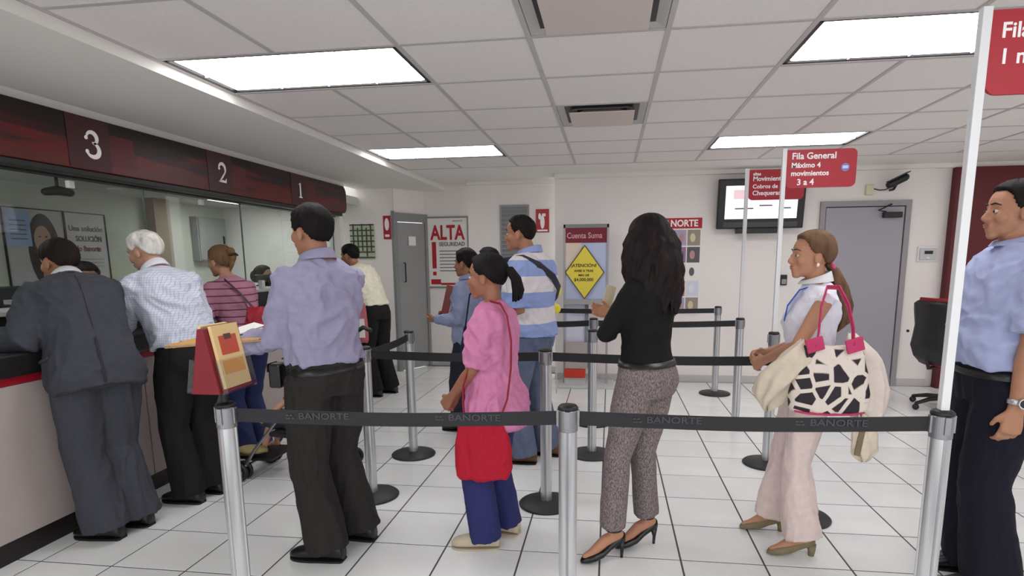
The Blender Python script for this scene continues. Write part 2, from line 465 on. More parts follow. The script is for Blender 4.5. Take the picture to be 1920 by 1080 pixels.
for y in (1.2, 2.2, 3.2, 4.3, 5.3, 6.4):
    bx('glass_foot', (-3.31, y-.025, 1.23, -3.27, y+.025, 1.31), M_lgrey, win, .004)
bx('end_post', (-3.34, 6.87, 0, -3.2, 6.95, 2.03), M_gyps, win)

def fascia_col(nt, co):
    mp = nt.nodes.new('ShaderNodeMapping'); mp.inputs['Scale'].default_value = (1, .8, 9); nt.links.new(co, mp.inputs[0])
    n = nt.nodes.new('ShaderNodeTexNoise'); n.inputs['Scale'].default_value = 1.6; n.inputs['Detail'].default_value = 7; n.inputs['Distortion'].default_value = .6
    nt.links.new(mp.outputs[0], n.inputs['Vector'])
    sp = nt.nodes.new('ShaderNodeSeparateXYZ'); nt.links.new(co, sp.inputs[0])
    a = nt.nodes.new('ShaderNodeMath'); a.operation = 'MULTIPLY_ADD'; a.inputs[1].default_value = -1.5; a.inputs[2].default_value = .02
    nt.links.new(sp.outputs[2], a.inputs[0])
    s_ = nt.nodes.new('ShaderNodeMath'); nt.links.new(a.outputs[0], s_.inputs[0]); nt.links.new(n.outputs[0], s_.inputs[1])
    r = nt.nodes.new('ShaderNodeValToRGB'); e = r.color_ramp.elements
    e[0].position = .38; e[0].color = (*lin((26, 10, 11)), 1); e[1].position = .62; e[1].color = (*lin((98, 16, 22)), 1)
    q = e.new(.52); q.color = (*lin((58, 16, 16)), 1); q = e.new(.74); q.color = (*lin((82, 28, 20)), 1)
    nt.links.new(s_.outputs[0], r.inputs[0]); return r.outputs[0]
M_fas = ramp_mat('fascia_print', fascia_col, .35, bump=0)
t = thing('counter_sign_board', 'long dark red sign board with white numbers 3, 2 and 1 above the tellers', 'sign', (-3.1, 3.6, 2.19))
L0, L1 = -3.2, 3.27
pts = [(0, L0+y, -.155+z) for y, z in round_rect(L1-L0, .31, .09, 6, (0, 3))]
link('board', B().plate(pts, (-1, 0, 0), .09), M_fas, t, bevel=.006)
link('lower_rail', B().box(-.09, L0, -.19, -.004, L1-.12, -.157), M_black, t, bevel=.004)
M_plq = mat('number_plaque', (60, 12, 18), .4); M_plq2 = mat('number_plaque_square', (86, 14, 22), .4)
def stroke(b, pts, x):
    """calligraphic line: (y, z, half width) laid on the plane x"""
    rs = []
    for i, (y, z, hw) in enumerate(pts):
        y0, z0, _ = pts[max(i-1, 0)]; y1, z1, _ = pts[min(i+1, len(pts)-1)]
        d = V((y1-y0, z1-z0)).normalized(); n = V((-d.y, d.x))*hw
        rs.append([(x, y+n.x, z+n.y), (x, y-n.x, z-n.y), (x-.004, y-n.x, z-n.y), (x-.004, y+n.x, z+n.y)])
    return b.rings(rs)
def arc(cy, cz, ry, rz, a0, a1, n, w0, w1):
    return [(cy+ry*math.cos(R(a0+(a1-a0)*i/n)), cz+rz*math.sin(R(a0+(a1-a0)*i/n)), w0+(w1-w0)*math.sin(math.pi*i/n)) for i in range(n+1)]
for digit, y in ((3, 3.34), (2, 4.56), (1, 5.79)):
    y -= 3.6
    link('number_plaque', B().box(-.002, y-.17, -.15, .003, y+.13, .15), M_plq, t)
    link('plaque_square', B().box(-.002, y+.13, -.10, .002, y+.32, .08), M_plq2, t)
    b = B(); X = .008
    if digit == 3:
        stroke(b, [(y-.044, .03, .011)]+arc(y-.004, .036, .036, .034, 165, -80, 14, .005, .013), X)
        stroke(b, arc(y-.006, -.032, .046, .042, 88, -160, 16, .005, .014), X); b.ell((X-.002, y-.044, .034), (.003, .012, .012)); b.ell((X-.002, y-.046, -.046), (.003, .013, .013))
    elif digit == 2:
        stroke(b, arc(y, .03, .04, .042, 170, -35, 14, .005, .013)+[(y, -.03, .007), (y-.042, -.07, .004)], X)
        stroke(b, [(y-.046, -.068, .005), (y, -.064, .01), (y+.036, -.066, .01), (y+.046, -.04, .003)], X); b.ell((X-.002, y-.036, .032), (.003, .012, .012))
    else:
        stroke(b, [(y, .07, .009), (y, 0, .011), (y, -.066, .011)], X); stroke(b, [(y-.032, -.07, .005), (y+.032, -.07, .005)], X); stroke(b, [(y-.026, .052, .003), (y, .068, .006)], X)
    link('number', b, M_letter, t)

# ---- teller room back wall
def poster(name, label, cat, loc, w_, h, facing, base, frame=None, fw_=.012):
    """flat print on a thin board; local x = to the right as seen, z up; loc = bottom left corner on the wall"""
    t = thing(name, label, cat, loc); t.rotation_euler = (0, 0, R({'-Y': 0, '+X': 90}[facing]))
    link('board', B().box(0, -.008, 0, w_, 0, h), base, t)
    if frame:
        fb = B().box(-fw_, -.016, -fw_, 0, 0, h+fw_).box(w_, -.016, -fw_, w_+fw_, 0, h+fw_).box(0, -.016, -fw_, w_, 0, 0).box(0, -.016, h, w_, 0, h+fw_)
        link('frame', fb, frame, t)
    return t
def flat(name, t, x0, z0, x1, z1, mt, y=-.010):
    return link(name, B().box(x0, y, z0, x1, -.007, z1), mt, t)
def disc(name, t, cx, cz, rx, rz, mt, y=-.011, n=24, a0=0, a1=360):
    pts = [(cx+rx*math.cos(R(a0+(a1-a0)*i/n)), y, cz+rz*math.sin(R(a0+(a1-a0)*i/n))) for i in range(n)]
    return link(name, B().plate(pts, (0, 1, 0), .002), mt, t)
M_pgrey = mat('print_grey', (188, 182, 186), .6); M_plil = mat('print_lilac', (178, 160, 172), .6)
M_pskin = mat('print_skin', (176, 140, 122), .6); M_phair = mat('print_hair', (60, 48, 46), .6); M_ptxt = mat('print_grey_text', (110, 104, 112), .6)
M_ptxr = mat('print_magenta_text', (128, 50, 82), .6); M_pblue = mat('print_blue_note', (160, 175, 215), .6)
t = poster('portrait_advert', 'wall advert with a dark-haired woman behind the teller glass', 'poster', (-5.195, 4.56, 1.02), .58, .95, '+X', M_pgrey, M_dark, .01)
disc('print_hair', t, .36, .58, .16, .34, M_phair, -.010); disc('print_face', t, .35, .68, .085, .13, M_pskin, -.012); disc('print_eye', t, .32, .71, .014, .007, M_phair, -.013); disc('print_eye', t, .385, .71, .014, .007, M_phair, -.013); disc('print_lips', t, .35, .61, .026, .01, M_ptxr, -.013); flat('print_neck', t, .31, .3, .39, .56, M_pskin, -.0118)
flat('print_shoulders', t, .14, .0, .56, .3, M_plil, -.0115)
flat('blue_notice', t, .02, .62, .24, .93, M_pblue, -.013)
for k in range(5): flat('notice_line', t, .05, .68+.04*k, .2, .69+.04*k, M_ptxt, -.0145)
t = poster('text_advert', 'pale wall advert with grey and magenta words behind the teller glass', 'poster', (-5.195, 5.16, 1.02), .46, .95, '+X', mat('print_pale', (202, 196, 196), .6), M_dark, .008)
text('print_words', 'Una solución', .075, (.03, -.0105, .78), M_ptxt, t, bold=.001); text('print_words', 'SOLUCIÓN', .075, (.1, -.0105, .68), M_ptxt, t, bold=.002, sx=.8)
text('print_words', 'todo Banorte', .075, (.03, -.0105, .585), M_ptxr, t, bold=.002, sx=.85)
for k in range(3): flat('print_line', t, .12, .5-.035*k, .4, .512-.035*k, M_plil)
bx('wall_column', (-5.2, 6.18, 0, -5.06, 6.42, 2.2), mat('brown_column', (150, 130, 116), .7)); o = bpy.data.objects['wall_column']; o['kind'] = 'structure'
t = thing('wall_cabinet', 'grey metal wall cabinet on the teller room back wall', 'cabinet', (-5.199, 7.2, 1.5))
link('body', B().box(0, -.28, 0, .1, .28, .55), M_grey, t, bevel=.006); link('door', B().box(.1, -.265, .015, .112, .265, .535), M_grey, t, bevel=.004); link('handle', B().box(.112, .19, .22, .125, .21, .32), M_dark, t)
t = thing('dome_camera', 'dark ceiling security camera hanging behind the teller glass', 'camera', (-4.6, 4.55, 2.2))
link('stem', B().cyl((0, 0, 0), (0, 0, -.1), .012), M_dark, t); link('body', B().path([(-.03, -.09, -.13), (0, 0, -.11), (.03, .09, -.12)], [.03, .04, .035]), M_dark, t, smooth=True)
t = thing('down_light', 'round white downlight in the teller room ceiling', 'ceiling light', (-4.75, 5.35, 2.199))
link('ring', B().lathe((0, 0, 0), [(.06, 0), (.085, 0), (.085, -.012), (.06, -.008)], 28), M_white, t); link('lens', B().lathe((0, 0, 0), [(.001, -.004), (.06, -.004), (.06, -.001), (.001, -.001)], 28), M_lens, t)
for k, (x, y) in enumerate(((-4.3, 6.7), (-4.3, 3.0))):
    t = thing('teller_ceiling_light', ('square light panel in the teller room ceiling at the far end', 'square light panel in the teller room ceiling near the suited man')[k], 'ceiling light', (x, y, 2.199))
    link('frame', B().box(-.31, -.31, -.01, .31, -.28, 0).box(-.31, .28, -.01, .31, .31, 0).box(-.31, -.28, -.01, -.28, .28, 0).box(.28, -.28, -.01, .31, .28, 0), M_white, t)
    link('lens', B().box(-.28, -.28, -.006, .28, .28, -.001), mat('teller_lens', (246, 250, 246), .5, emit=PANEL_W*1.5) if k == 0 else mat('teller_lens_dim', (246, 250, 246), .5, emit=PANEL_W*1.1), t)

# ---- door at the corridor and things on the far left wall
def leaf(root, a, c, z0, z1, th, mt, name):
    a, c = V((*a, 0)), V((*c, 0)); d = (c-a).normalized(); n = V((d.y, -d.x, 0))
    return link(name, B().obox((a+c)/2+V((0, 0, (z0+z1)/2)), d*((c-a).length/2), n*th/2, V((0, 0, (z1-z0)/2))), mt, root)
M_gdoor = mat('grey_door', (146, 146, 146), .5); M_gfr = mat('grey_door_frame', (132, 134, 134), .5)
d1 = struct('door_1', B().box(-2.83, 7.585, 2.02, -2.8, 7.65, 2.12), M_gfr)
A, C_ = (-2.80, 7.62), (-2.53, 8.1)
leaf(d1, (-2.79, 7.64), (-2.54, 8.085), .01, 1.98, .04, M_gdoor, 'door_leaf')
leaf(d1, A, C_, 1.99, 2.1, .07, M_gfr, 'frame_head'); leaf(d1, (-2.82, 7.59), (-2.79, 7.64), 0, 2.1, .07, M_gfr, 'frame_jamb'); leaf(d1, (-2.545, 8.07), (-2.52, 8.1), 0, 2.1, .07, M_gfr, 'frame_jamb')
leaf(d1, (-2.825, 7.64), (-2.56, 8.11), 2.1, 2.46, .05, M_wall, 'wall_over_door')
link('pull_handle', B().path([(-2.715, 7.69, 1.2), (-2.695, 7.69, 1.2), (-2.695, 7.69, 1.45), (-2.715, 7.69, 1.45)], .009, dome=False), M_dark, d1)
leaf(d1, (-2.672, 7.79), (-2.612, 7.9), 1.68, 1.8, .006, M_paper, 'notice_sheet')
# lattice board
t = thing('lattice_board', 'pale green board ruled by dark lattice bars on the far left wall', 'board', (-3.4, 7.598, 1.51))
link('board', B().box(0, -.012, 0, .33, 0, .45), mat('pale_green', (186, 196, 170), .7), t)
M_lat = mat('lattice_dark', (62, 70, 58), .6)
for k in range(7): link('lattice_bar', B().box(0, -.02, .01+k*.07, .33, -.012, .026+k*.07), M_lat, t)
for k in range(5):
    a = .04+k*.06; link('lattice_upright', B().box(a, -.022, .03 if k % 2 else .1, a+.014, -.012, .4 if k % 2 else .45), M_lat, t)
t = poster('extinguisher_notice', 'narrow red and white safety sign beside the corridor door', 'sign', (-2.94, 7.598, 1.76), .1, .3, '-Y', M_red)
disc('print_symbol', t, .05, .19, .03, .08, M_letter); flat('print_line', t, .02, .03, .08, .06, M_letter)
# ALTA poster
t = poster('alta_poster', 'white poster with big red letters ALTA and an exclamation mark', 'poster', (-2.5, 8.098, 1.12), .56, .93, '-Y', M_paper, M_gfr, .022)
M_pred = mat('print_red', (176, 24, 42), .6)
text('print_words', 'ALTA', .27, (.045, -.0105, .645), M_pred, t, bold=.008, sx=.72)
flat('exclamation_bar', t, .055, .25, .115, .61, M_pred); flat('exclamation_dot', t, .06, .155, .11, .205, M_pred)
text('print_words', 'SEGURIDAD', .075, (.16, -.0105, .555), M_ptxt, t, bold=.002, sx=.9)
for k in range(7): flat('print_line', t, .16, .48-k*.045, .5-.05*(k % 3), .492-k*.045, M_ptxt)
flat('print_red_block', t, .03, .03, .17, .1, M_pred); flat('print_red_band', t, .17, .02, .53, .05, M_pred)
text('print_words', 'BANORTE', .03, (.36, -.0105, .88), M_ptxt, t)
# recess wall: grey louvred panel and extinguisher sign
t = thing('louvred_panel', 'grey louvred metal panel on the recessed wall behind the striped-shirt man', 'vent', (-1.22, 7.698, 1.45))
link('frame', B().box(-.19, -.02, 0, -.165, 0, .72).box(.165, -.02, 0, .19, 0, .72).box(-.165, -.02, 0, .165, 0, .025).box(-.165, -.02, .695, .165, 0, .72), M_grey, t)
link('backing', B().box(-.165, -.006, .025, .165, 0, .695), M_gfr, t)
for k in range(12): link('slat', B().obox((0, -.014, .06+k*.055), (.165, 0, 0), (0, .008, .012), (0, .0012, -.001)), M_grey, t)
t = poster('fire_sign', 'red fire extinguisher sign with white symbol on the recessed wall', 'sign', (-.945, 7.698, 1.82), .17, .29, '-Y', M_red)
disc('print_symbol', t, .085, .13, .028, .085, M_letter); disc('print_flame', t, .05, .2, .018, .04, M_letter); flat('print_nozzle', t, .08, .2, .125, .235, M_letter); flat('print_band', t, .02, .015, .15, .035, M_letter)

# ---- far wall: kiosk stand, posters, television, door, fittings
t = thing('poster_stand', 'free-standing display stand with poster and red foot in front of the far wall', 'display stand', (-.272, 6.93, 0)); t.scale = (1.04,)*3
M_sten = mat('stand_grey', (168, 166, 170), .5, .2); M_pban = mat('print_maroon', (120, 22, 42), .6); M_psky = mat('print_sky', (188, 198, 228), .6)
link('base_plate', B().box(-.3, -.2, 0, .32, .22, .03), M_lgrey, t, bevel=.006)
link('red_foot_box', B().box(-.235, -.08, .1, .0, .08, .195), mat('orange_red', (200, 52, 32), .5), t, bevel=.006)
link('foot_stem', B().box(-.235, -.06, .03, .0, .06, .1), M_lgrey, t)
for x in (-.24, .235): link('upright', B().box(x-.012, -.012, .03, x+.012, .02, 1.8), M_sten, t, bevel=.003)
link('middle_post', B().box(-.01, -.005, .2, .03, .025, .98), mat('slate_post', (120, 130, 142), .5), t)
link('lower_panel', B().box(-.225, .012, .2, .02, .016, .95), mat('pale_lilac_panel', (206, 208, 226), .6), t)
link('lower_bin', B().box(-.225, -.05, .2, .02, .012, .5), mat('warm_grey_bin', (176, 166, 164), .6), t)
link('shelf', B().box(-.245, -.11, .93, .24, .02, .985), M_sten, t, bevel=.004)
link('poster_board', B().box(-.228, 0, .985, .223, .014, 1.8), M_psky, t)
link('header_band', B().box(-.228, -.006, 1.6, .223, 0, 1.76), M_pban, t); link('top_rail', B().box(-.25, -.012, 1.76, .245, .02, 1.8), M_gfr, t)
link('print_wash', B().box(-.228, -.004, 1.3, -.05, 0, 1.6), mat('print_peach', (224, 206, 190), .6), t)
text('lettering', 'Cuenta Suma', .085, (-.215, -.0075, 1.65), mat('print_pink_text', (222, 170, 182), .6), t, bold=.001, sx=.85)
dd = thing('diamond_sign', 'yellow diamond warning sign with black words on the poster stand', 'sign', (-.288, 6.905, 1.33))
M_yel = mat('sign_yellow', (232, 212, 72), .5)
link('plate', B().plate([(0, 0, -.31), (.225, 0, 0), (0, 0, .31), (-.225, 0, 0)], (0, 1, 0), .006), M_black, dd)
link('yellow_face', B().plate([(0, -.002, -.295), (.214, -.002, 0), (0, -.002, .295), (-.214, -.002, 0)], (0, 1, 0), .003), M_yel, dd)
for k, (s, z, hh) in enumerate((('¡ATENCIÓN!', .06, .052), ('AVISE SI TRAE', .005, .036), ('MÁS DE', -.045, .036), ('$4,000,000', -.1, .05))):
    text('lettering', s, hh, (-.01, -.0035, z), M_black, dd, align='CENTER', bold=.0008)
t = thing('yellow_tag', 'small yellow round tag hanging at the left edge of the poster stand', 'tag', (-.575, 6.45, 1.05))
link('upper_disc', B().ell((0, 0, .1), (.06, .012, .075)), M_yel, t, smooth=True); link('lower_disc', B().ell((0, 0, -.1), (.05, .012, .055)), M_yel, t, smooth=True); link('stick', B().cyl((0, .01, -1.05), (0, .01, .1), .006), M_lgrey, t)

t = poster('product_poster', 'tall poster with white bank name on a red header over product pictures', 'poster', (.56, 7.248, .82), .49, 1.12, '-Y', M_paper)
flat('header_band', t, 0, 1.0, .49, 1.12, M_pred)
text('lettering', 'BANORTE', .105, (.015, -.0108, 1.025), M_letter, t, bold=.003, sx=.9)
pal = [(228, 190, 150), (214, 214, 232), (150, 110, 150), (226, 210, 160), (236, 232, 230), (170, 160, 190), (226, 220, 218), (90, 88, 96), (190, 120, 110), (224, 208, 170), (150, 140, 130), (210, 206, 214)]
for r in range(5):
    for c in range(3):
        x0 = .015+c*.157; z0 = .02+r*.196
        flat('print_picture', t, x0, z0, x0+.145, z0+.18, mat('print_%d' % ((r*3+c*5) % 12), pal[(r*3+c*5) % 12], .6))
        disc('print_blob', t, x0+.06+.03*(c == 1), z0+.09, .03, .05, mat('print_b%d' % ((r+c) % 4), ((96, 92, 98), (186, 140, 140), (214, 202, 160), (226, 226, 232))[(r+c) % 4], .6), -.0118)

# television
t = thing('wall_television', 'black flat television with a white screen high on the far wall', 'television', (1.655, 7.249, 2.09))
tv = Matrix.Rotation(R(6), 4, 'X')
def tvb(name, c, mt, bev=0):
    b = B().box(*c); b.v = [tuple(tv @ V(p)) for p in b.v]; return link(name, b, mt, t, bevel=bev)
tvb('casing', (-.465, -.17, -.275, .465, -.10, .27), M_black, .012)
tvb('screen', (-.385, -.173, -.165, .385, -.1695, .195), mat('tv_screen', (238, 240, 250), .3, emit=.75))
tvb('speaker_bar', (-.4, -.174, -.255, .4, -.168, -.2), mat('tv_gloss', (20, 22, 34), .15))
link('wall_bracket', B().box(-.16, -.10, -.13, .16, 0, .13).box(-.24, -.16, -.34, .22, -.03, -.285), M_black, t, bevel=.004)
for k, (x, s) in enumerate(((-.28, .2), (-.02, .14), (.2, .12))): tvb('screen_text_line', (x, -.1745, -.06+.03*(k == 1), x+s, -.1733, -.045+.03*(k == 1)), M_ptxt)
tvb('screen_picture', (-.3, -.1745, .05, -.08, -.1733, .15), mat('tv_pinkish', (232, 200, 206), .5, emit=.5))

# door 2
M_ldoor = mat('lilac_door', (160, 157, 166), .5); M_lfr = mat('lilac_frame', (150, 146, 150), .5)
d2 = struct('door_2', B().box(2.33, 7.215, 2.03, 3.275, 7.25, 2.09), M_lfr)
bx('frame_jamb', (2.33, 7.215, 0, 2.385, 7.25, 2.03), M_lfr, d2); bx('frame_jamb', (3.22, 7.215, 0, 3.275, 7.25, 2.03), M_lfr, d2)
bx('door_gap', (2.385, 7.246, 0, 3.22, 7.25, 2.03), M_black, d2)
bx('door_leaf', (2.394, 7.228, .008, 3.211, 7.246, 2.02), M_ldoor, d2, .002)
bx('door_closer', (2.98, 7.17, 1.90, 3.17, 7.228, 1.96), M_dark, d2, .006)
link('closer_arm', B().path([(3.0, 7.19, 1.965), (2.9, 7.13, 1.975), (3.06, 7.2, 2.045)], .008), M_dark, d2)
link('lever_handle', B().cyl((2.46, 7.228, 1.02), (2.46, 7.18, 1.02), .012).path([(2.46, 7.185, 1.02), (2.57, 7.18, 1.02)], .01), M_steel, d2)
# fittings on the far wall
t = thing('security_camera', 'black bullet security camera on an arm above the lilac door', 'camera', (3.02, 7.249, 2.27))
link('body', B().path([(-.05, -.17, -.03), (.1, -.17, .045)], [.04, .042]), M_black, t, smooth=True); link('sun_hood', B().obox((.03, -.17, .05), (.1, 0, .05), (0, .045, 0), (-.002, 0, .004)), M_black, t)
link('lens_ring', B().path([(-.055, -.17, -.034), (-.075, -.17, -.044)], [.035, .03], dome=False), M_dark, t, smooth=True); link('mount_arm', B().path([(.02, -.16, -.03), (.03, -.08, -.07), (.03, 0, -.07)], .014), M_black, t, smooth=True)
t = thing('cable_box', 'small cream junction box with a cable on the wall left of the security camera', 'junction box', (2.83, 7.249, 2.2))
link('body', B().box(-.04, -.035, -.05, .04, 0, .06), mat('cream_plastic', (216, 208, 176), .5), t, bevel=.006); link('cable', B().path([(.03, -.02, .02), (.1, -.02, .0), (.15, -.05, .0), (.2, -.12, .03)], .006), M_black, t, smooth=True)
t = thing('thermostat', 'white thermostat panel on the wall between lilac door and red panel', 'thermostat', (3.49, 7.249, 1.5))
link('frame', B().box(-.105, -.016, -.085, .105, 0, .085), M_white, t, bevel=.006); link('plate', B().box(-.085, -.03, -.065, .085, -.016, .065), M_lgrey, t, bevel=.006)
link('display', B().box(-.04, -.033, .0, .045, -.03, .035), M_black, t); link('button', B().box(-.015, -.034, -.05, .015, -.03, -.03), M_white, t)
t = thing('card_reader', 'small dark card reader on the wall left of the lilac door', 'card reader', (1.985, 7.249, 1.22))
link('body', B().box(-.035, -.025, -.06, .035, 0, .06), M_dark, t, bevel=.006); link('keypad', B().box(-.025, -.028, -.045, .025, -.025, .01), M_grey, t)
struct('wall_red_panel', B().box(3.66, 7.13, .0, 5.59, 7.235, 2.41), mat('red_wall_panel', (88, 5, 15), .6, noise_amt=.05, noise_scale=3))
# ================================================================== QUEUE BARRIERS
M_belt = mat('belt_black', (24, 23, 27), .6, bump=.15, bump_scale=500)
M_btxt = mat('belt_lettering', (62, 60, 66), .6)
def base_pole_meshes():
    base = B().lathe((0, 0, 0), [(.001, .0), (.165, 0), (.168, .008), (.16, .016), (.08, .024), (.045, .032), (.001, .034)], 40).mesh('base', True)
    prof = []
    n = 40
    for j in range(n):                       # extruded tube with four belt slots
        a = 2*math.pi*j/n; r = .034
        if j % 10 in (0,): r = .027
        prof.append((r*math.cos(a), r*math.sin(a)))
    pole = B().rings([[(x, y, z) for x, y in prof] for z in (.03, .87)]).mesh('pole')
    head = B().lathe((0, 0, 0), [(.034, .87), (.0355, .872), (.0355, .945), (.033, .95), (.001, .95)], 32)
    for k in range(4):
        a = math.pi/2*k; head.obox((.036*math.cos(a), .036*math.sin(a), .918), V((math.cos(a), math.sin(a), 0))*.005, V((-math.sin(a), math.cos(a), 0))*.009, (0, 0, .03))
    cap = B().lathe((0, 0, 0), [(.001, .966), (.03, .966), (.037, .958), (.037, .95), (.001, .949)], 32)
    return base, pole, head.mesh('head'), cap.mesh('cap', True)
bm_, pm_, hm_, cm_ = base_pole_meshes()
M_sbase = mat('barrier_base', (38, 38, 40), .5, bump=.05); M_shead = mat('barrier_head', (150, 150, 154), .35, .8)
SLAB = {'F1': 'front barrier post carrying the red brochure holder', 'F2': 'front silver barrier post beside the woman in heels', 'F3': 'front barrier post with the tallest sign pole by the man at right',
        'S1': 'silver barrier post right behind the lavender-shirt man', 'S2': 'silver barrier post between the pink-shirt and black-top women', 'S3': 'barrier post with base half hidden by the pale trousers',
        'T1': 'silver barrier post near the corridor door with a dark round base', 'T2': 'silver barrier post just behind the nearest middle post in the central aisle', 'T3': 'barrier post with the Fila General sign pole left of the ponytail woman',
        'Q1': 'farther of two lined-up silver posts in front of the poster stand', 'Q2': 'barrier post carrying the smaller far sign under the television', 'Q0': 'barrier post hidden behind the striped-shirt man',
        'U1': 'farthest barrier post before the far wall below the television', 'U0': 'far barrier post behind the striped-shirt man near the recess'}
SPOS = {'F1': (-1.423, 1.99), 'F2': (-.143, 2.078), 'F3': (1.126, 2.133), 'S1': (-1.485, 3.43), 'S2': (-.368, 3.43), 'S3': (1.1, 3.41), 'T1': (-1.487, 4.25),
        'T2': (-.120, 4.40), 'T3': (1.145, 4.33), 'Q1': (-.138, 5.285), 'Q2': (1.125, 5.34), 'Q0': (-.85, 5.3), 'U1': (1.16, 6.62), 'U0': (-.85, 6.62)}
BELT = {'F1': ('F2', 2), 'F2': ('F3', 2), 'S1': ('S2', 0), 'S2': ('S3', 0), 'T1': ('S1', 0), 'Q1': ('Q2', 0), 'Q0': ('Q1', 0), 'U0': ('U1', 0)}
POST = {}
for k, (x, y) in SPOS.items():
    t = thing('barrier_post', SLAB[k], 'stanchion', (x, y, 0), 'queue barrier posts'); POST[k] = t
    for nm, me, mt in (('base', bm_, M_sbase), ('pole', pm_, M_steel), ('belt_head', hm_, M_shead), ('cap', cm_, M_black)):
        if not me.materials: me.materials.append(mt)
        o = bpy.data.objects.new(nm, me); COL.objects.link(o); o.parent = t
    if k in BELT:
        e, nlet = BELT[k]; d = V((SPOS[e][0]-x, SPOS[e][1]-y, 0)); L = d.length; d.normalize(); n = V((-d.y, d.x, 0))
        rs = []
        for i in range(13):
            q = i/12; c = d*(.042+(L-.084)*q)+V((0, 0, .917-.012*math.sin(math.pi*q)))+n*(.002*math.sin(q*9))
            rs.append([c+n*.0012+V((0, 0, .026)), c-n*.0012+V((0, 0, .026)), c-n*.0012-V((0, 0, .026)), c+n*.0012-V((0, 0, .026))])
        belt = link('belt', B().rings(rs), M_belt, t)
        ang = math.degrees(math.atan2(d.y, d.x))
        for i in range(nlet):
            q = (.18, .62)[i]; c = d*(L*q)-n*.0030+V((0, 0, .904))
            text('belt_lettering', 'BANORTE', .034, c+d*.05, M_btxt, belt, ang, bold=.0006, sx=1.25, depth=.0004)
            eb = B()
            for (ox, oz) in ((0, .014), (.014, .014), (.007, .003), (.021, .003), (.0, .003)): eb.obox(c+d*(.008+ox)+V((0, 0, oz)), d*.005, n*.0005, (0.0, 0, .003))
            link('belt_emblem', eb, M_btxt, belt)
# sign poles
M_pole = mat('sign_pole_white', (225, 225, 228), .4)
def sign(k, label, lines, dot=False, w_=.44, h=.245, zt=2.2, sz=.05):
    x, y = SPOS[k]; t = thing('lane_sign', label, 'sign', (x, y, .967), 'lane signs')
    z = zt-.967
    link('pole', B().box(-.014, -.014, 0, .014, .014, z+.01), M_pole, t, bevel=.002)
    pts = [(.016+a, -.006, z-h+c) for a, c in round_rect(w_, h, .035, 5, (0, 2, 3))]
    pl = link('panel', B().plate(pts, (0, 1, 0), .012), M_red, t)
    for s, lx, lz, ls in lines:
        text('lettering', s, ls, (.016+lx, -.0065, z-h+lz), M_letter, t, bold=.0012, depth=.0008)
    if dot:
        b = B(); n = 28
        b.plate([(.385+.026*math.cos(2*math.pi*i/n), -.009, z-h+.125+.026*math.sin(2*math.pi*i/n)) for i in range(n)], (0, 1, 0), .003)
        link('round_badge', b, mat('badge_blue', (120, 128, 200), .5), t)
        b = B().box(.368, -.0105, z-h+.118, .402, -.009, z-h+.124).box(.368, -.0105, z-h+.128, .402, -.009, z-h+.134)
        link('badge_mark', b, M_letter, t)
sign('F3', 'large red lane sign cut off at the right edge on a tall white pole', [('Fila General', .03, .165, .062), ('1 movimiento', .03, .09, .062)], zt=2.218)
sign('T3', 'red lane sign reading Fila General in front of the far lights', [('Fila General', .03, .185, .058), ('Máximo 4', .03, .13, .046), ('movimientos', .03, .078, .046), ('3 a 4', .07, .018, .055)], True, zt=2.185)
sign('Q2', 'smaller red lane sign overlapping the television screen', [('altas', .03, .2, .035), ('Movimientos', .03, .155, .052), ('Cobros de', .03, .095, .046), ('Chequeras', .03, .04, .052)], zt=2.20)

# brochure holder on the front left post
t = thing('brochure_holder', 'red wedge brochure holder with orange leaflets on the front left post', 'brochure holder', (-1.423, 1.99, .967))
link('stem', B().cyl((0, 0, 0), (0, 0, .06), .012), M_black, t)
q = lambda yy: [(-.055, yy, .05), (.055, yy, .05), (.012, yy, .285), (-.012, yy, .285)]
link('wedge', B().rings([q(-.1), q(.1)]), M_dred, t, bevel=.003)
for sgn, nm in ((1, 'right'), (-1, 'left')):
    up_ = V((-.043*sgn, 0, .235)).normalized(); nn = V((up_.z*sgn, 0, -up_.x*sgn)).normalized()
    c0 = V((.055*sgn, 0, .05))
    lf = link('leaflet_stack', B().obox(c0+up_*.13+nn*.008, V((0, .075, 0)), up_*.115, nn*.006), mat('leaflet_cream', (228, 196, 140), .6), t)
    link('leaflet_print', B().obox(c0+up_*.17+nn*.0145, V((0, .05, 0)), up_*.035, nn*.0006), mat('leaflet_red', (190, 80, 60), .6), lf)
    link('leaflet_print', B().obox(c0+up_*.09+nn*.0145, V((0, .06, 0)), up_*.025, nn*.0006), mat('leaflet_orange', (226, 160, 84), .6), lf)
    link('leaflet_print', B().obox(c0+up_*.2+nn*.0146, V((0, .02, 0)), up_*.01, nn*.0007), mat('leaflet_dark', (90, 60, 60), .6), lf)
    pk = B().obox(c0+up_*.06+nn*.026, V((0, .088, 0)), up_*.062, nn*.0015)
    for s2 in (-1, 1): pk.obox(c0+up_*.06+nn*.013+V((0, .087*s2, 0)), V((0, .0015, 0)), up_*.062, nn*.013)
    link('acrylic_pocket', pk, M_acr, t)

# ================================================================== PEOPLE
def frame_of(d, ref):
    d = V(d).normalized(); u = V(ref)-d*V(ref).dot(d)
    if u.length < 1e-4: u = V((1, 0, 0))-d*d.x
    u.normalize(); return u, d.cross(u)
def two_bone(a, c, l1, l2, hint):
    a, c = V(a), V(c); d = c-a; L = d.length
    if L > (l1+l2)*.999: c = a+d.normalized()*(l1+l2)*.999; d = c-a; L = d.length
    x = (l1*l1-l2*l2+L*L)/(2*L); h = math.sqrt(max(l1*l1-x*x, 0)); dn = d/L
    hv = V(hint)-dn*V(hint).dot(dn); hv.normalize()
    return a+dn*x+hv*h, c
def limb(b, pts, rads, n=14):
    b.path(pts, rads, n)
def lerp(a, c, t): return a+(c-a)*t

